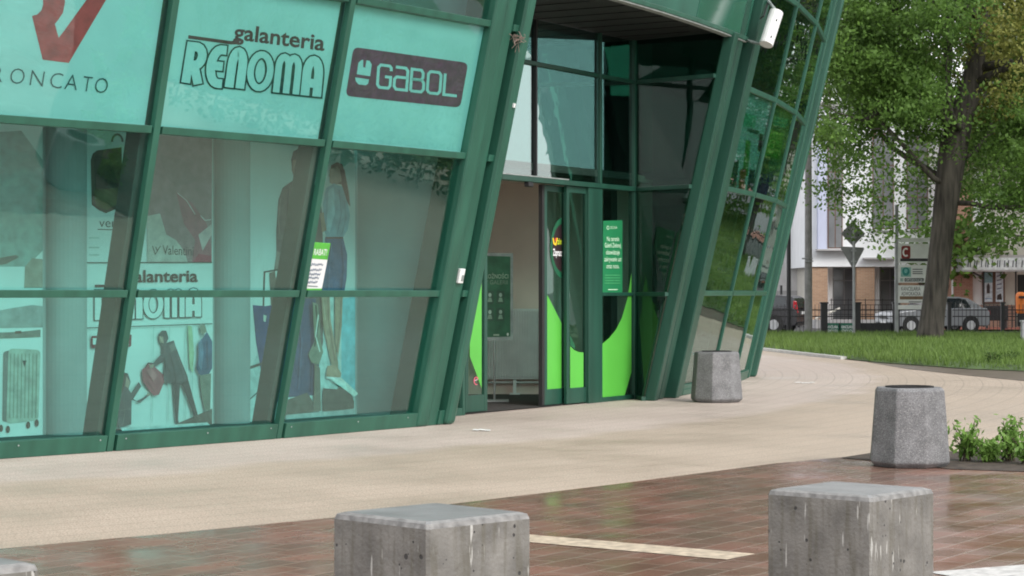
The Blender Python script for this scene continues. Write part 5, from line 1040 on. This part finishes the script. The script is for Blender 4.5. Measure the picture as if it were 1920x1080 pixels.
for x0, x1, y0, y1 in ((1552, 1580, 250, 466), (1636, 1676, 250, 430), (1700, 1740, 250, 430)):
    f_ = part('window', M['win_brown'], ob, x0, x1, y0, y1, BY - .06, .059)
    mb = MB(); n = 2
    for k in range(n):
        for j in range(3): a_ = x0 + 1.8 + k * (x1 - x0 - 1.8) / n; b_ = x0 + (k + 1) * (x1 - x0 - 1.8) / n; yy0 = y0 + 2 + j * (y1 - y0 - 2) / 3; yy1 = y0 + (j + 1) * (y1 - y0 - 2) / 3; bbox(mb, a_, b_, yy0, yy1, BY - .075, .014)
    mb.build('pane', M['win_glass'], f_); part('sill', M['render_white'], f_, x0 - 2, x1 + 2, y1 + .2, y1 + 2.2, BY - .2, .199)
for x0, x1 in ((1523, 1552), (1606, 1640), (1690, 1722)): part('brick_pillar', M['brick_tan'], ob, x0, x1, 500.5, 617, BY + .1, 1.0)
for x0, x1 in ((1553, 1561), (1641, 1649)): part('column', M['render_white'], ob, x0, x1, 500.5, 617, BY + 1.2, .5)
for x0, x1 in ((1562, 1604), (1650, 1688)):
    f_ = part('glazed_front', M['plinth'], ob, x0, x1, 502, 612, BY + 2.1, .09); mb = MB(); m2 = (x0 + x1) / 2
    for a_, b_ in ((x0 + 1.5, m2 - .8), (m2 + .8, x1 - 1.5)):
        bbox(mb, a_, b_, 504, 525, BY + 2.08, .018); bbox(mb, a_, b_, 527, 608, BY + 2.08, .018)
    mb.build('pane', M['win_glass'], f_)
mb = MB()
for z_, dx in ((0, 0), (1, 0), (2, 0), (3, 0)):
    bbox(mb, 1555, 1690, 562 + z_ * 9, 563.2 + z_ * 9, BY - 1.2, .04)
for x in (1558, 1590, 1622, 1654, 1686): bbox(mb, x, x + 1.4, 560, 606, BY - 1.2, .05)
mb.build('handrail', M['iron'], ob); part('steps', M['plinth'], ob, 1530, 1690, 600, 617, BY - 1.6, 3.6)
mb = MB(); mb.tube([at(1528, 598, BY - 1.7), at(1575, 578, BY - 1.7)], .05, 6); mb.build('ramp_rail', M['render_cream'], ob)
# grey house with tiled roof
HYY = 104.0; hb = empty('tiled_house', (wx(1480, HYY), HYY, 0), 'grey rendered house with a red tiled roof beyond the glass front', 'house')
part('wall', M['render_grey'], hb, 1380, 1519, 390, 545, HYY, 8); part('plinth', M['plinth'], hb, 1378, 1520, 545.3, 612, HYY - .08, 8.1)
mb = MB(); X0, X1 = wx(1374, HYY), wx(1521, HYY); z0, z1 = wz(391, HYY), wz(300, HYY); mb.add([(X0, HYY - .6, z0), (X1, HYY - .6, z0), (X1, HYY + 4, z1), (X0, HYY + 4, z1), (X0, HYY + 8.6, z0), (X1, HYY + 8.6, z0)], [(0, 1, 2, 3), (3, 2, 5, 4), (0, 3, 4), (1, 5, 2), (0, 4, 5, 1)])
for k in range(16): t = k / 16; mb.box(((X0 + X1) / 2, HYY - .6 + 4.6 * t, z0 + (z1 - z0) * t + .03), (X1 - X0, .06, .06))
mb.build('roof', M['tile'], hb); mb = MB(); mb.tube([(X0, HYY - .68, z0 - .02), (X1, HYY - .68, z0 - .02)], .07, 8); mb.build('gutter', M['plinth'], hb); w_ = part('window', M['render_white'], hb, 1440, 1468, 430, 500, HYY - .05, .049); part('pane', M['win_glass'], w_, 1442, 1466, 432, 498, HYY - .065, .014)
fn2 = empty('garden_fence', (wx(1480, 92), 92, 0), 'dark post and rail garden fence before the grey house', 'fence')
for x in (1430, 1465, 1497, 1520): part('post', M['iron'], fn2, x - 2, x + 2, 556 if x != 1465 else 535, 614, 92, .1)
mb = MB(); [bbox(mb, 1430, 1520, y, y + 1.6, 92 + .03, .03) for y in (562, 572, 582, 592, 602)]; mb.build('rail', M['iron'], fn2)
# brick shop on the right
SH = 94.0; sh = empty('brick_shop', (wx(1860, SH), SH, 0), 'orange brick shop with a lettered sign canopy and posters in its windows', 'shop')
part('wall', M['brick_red'], sh, 1787, 1824, 200, 618, SH, 8); part('wall', M['render_white'], sh, 1824.3, 1843, 200, 618, SH + .25, 8); part('wall', M['render_cream'], sh, 1843.3, 2060, 200, 618, SH + .3, 8); part('downpipe', M['render_white'], sh, 1785, 1787.5, 420, 618, SH - .1, .1)
part('plinth', M['brick_red'], sh, 1826, 1906, 572, 618, SH + .1, .19)
f_ = part('window', M['win_brown'], sh, 1842, 1884, 508, 570, SH + .2, .09)
for x0, x1, cs in ((1845, 1861, 0), (1867, 1881, 1)):
    s = Sheet((Vector((0, SH + .195, 0)), Vector((0, -1, 0))), [(x0, 566), (x1, 566), (x1, 511), (x0, 511)], pcol(215, 225, 235), .02); m2 = (x0 + x1) / 2
    if cs == 0: s.poly([(x0, 530), (x1, 530), (x1, 511), (x0, 511)], pcol(150, 190, 200)); s.poly([(m2 - 3, 550), (m2 + 3, 550), (m2 + 3, 536), (m2, 530), (m2 - 3, 536)], pcol(80, 70, 70)); s.ribbon([(x0 + 2, 560), (x1 - 2, 560)], 1.5, pcol(120, 150, 190))
    else: [s.ribbon([(x0 + 2, y), (x1 - 3, y - 2)], 2, pcol(110, 120, 150)) for y in (518, 526, 534, 542)]; s.poly([(x0 + 2, 562), (x1 - 2, 562), (x1 - 4, 550), (x0 + 3, 553)], pcol(70, 60, 60))
    s.build('window_poster', f_)
part('doorway', M['black'], sh, 1908, 1945, 515, 612, SH + .28, .018)
cn = part('canopy', M['plinth'], sh, 1803, 1990, 478, 509, SH - 1.6, 1.2); s = Sheet((Vector((0, SH - 1.62, 0)), Vector((0, -1, 0))), [(1804, 506), (1988, 506), (1988, 483), (1804, 483)], pcol(205, 210, 212), .01)
[s.ribbon([(x, 501), (x + 1, 488)], 2.2, pcol(80, 86, 94)) for x in (1815, 1819, 1827, 1831, 1840, 1848, 1852, 1860, 1870, 1874, 1883, 1890, 1899, 1905, 1916, 1924, 1935, 1944)]; s.build('sign_face', cn)
for x in (1845, 1905): part('canopy_post', M['iron'], sh, x - 1.2, x + 1.2, 509, 616, SH - 1.3, .08)
mb = MB(); mb.tube([at(1825, 511, SH - 1.4), at(1838, 518, SH - 1.4), at(1845, 522, SH - 1.3)], .04, 6); mb.build('bracket', M['iron'], sh)
mb = MB(); [bbox(mb, 1850, 1905, y, y + 1.3, SH - 3, .03) for y in (575, 588, 600)]; [bbox(mb, x, x + 1.3, 574, 614, SH - 3, .03) for x in (1850, 1862, 1874, 1886, 1898)]; mb.build('railing', M['iron'], sh)
p = at(1868, 600, 88); mb = MB(); mb.box((p.x, 88, .75), (.95, .35, .62)); mb.box((p.x - .4, 88, .22), (.05, .3, .44)); mb.box((p.x + .4, 88, .22), (.05, .3, .44)); tag(mb.build('planter_box', M['iron'], None, .03), 'dark box planter on legs in front of the brick shop', 'planter')

# scraps lying on the paving
for px, py, w_, d_, lab in ((1511, 719, .34, .10, 'long white paper scrap lying on the round paving beyond the far bin'), (906, 808, .20, .12, 'small crumpled white scrap on the paving in front of the doors')):
    p = gp(px, py); mb = MB(); n = 6
    for k in range(n): mb.box((p.x + (k - n / 2) * w_ / n, p.y + random.gauss(0, .01), .010 + random.uniform(0, .012)), (w_ / n * 1.05, d_, .006), random.gauss(0, .05))
    tag(mb.build('paper_scrap', M['white_paint']), lab, 'litter')
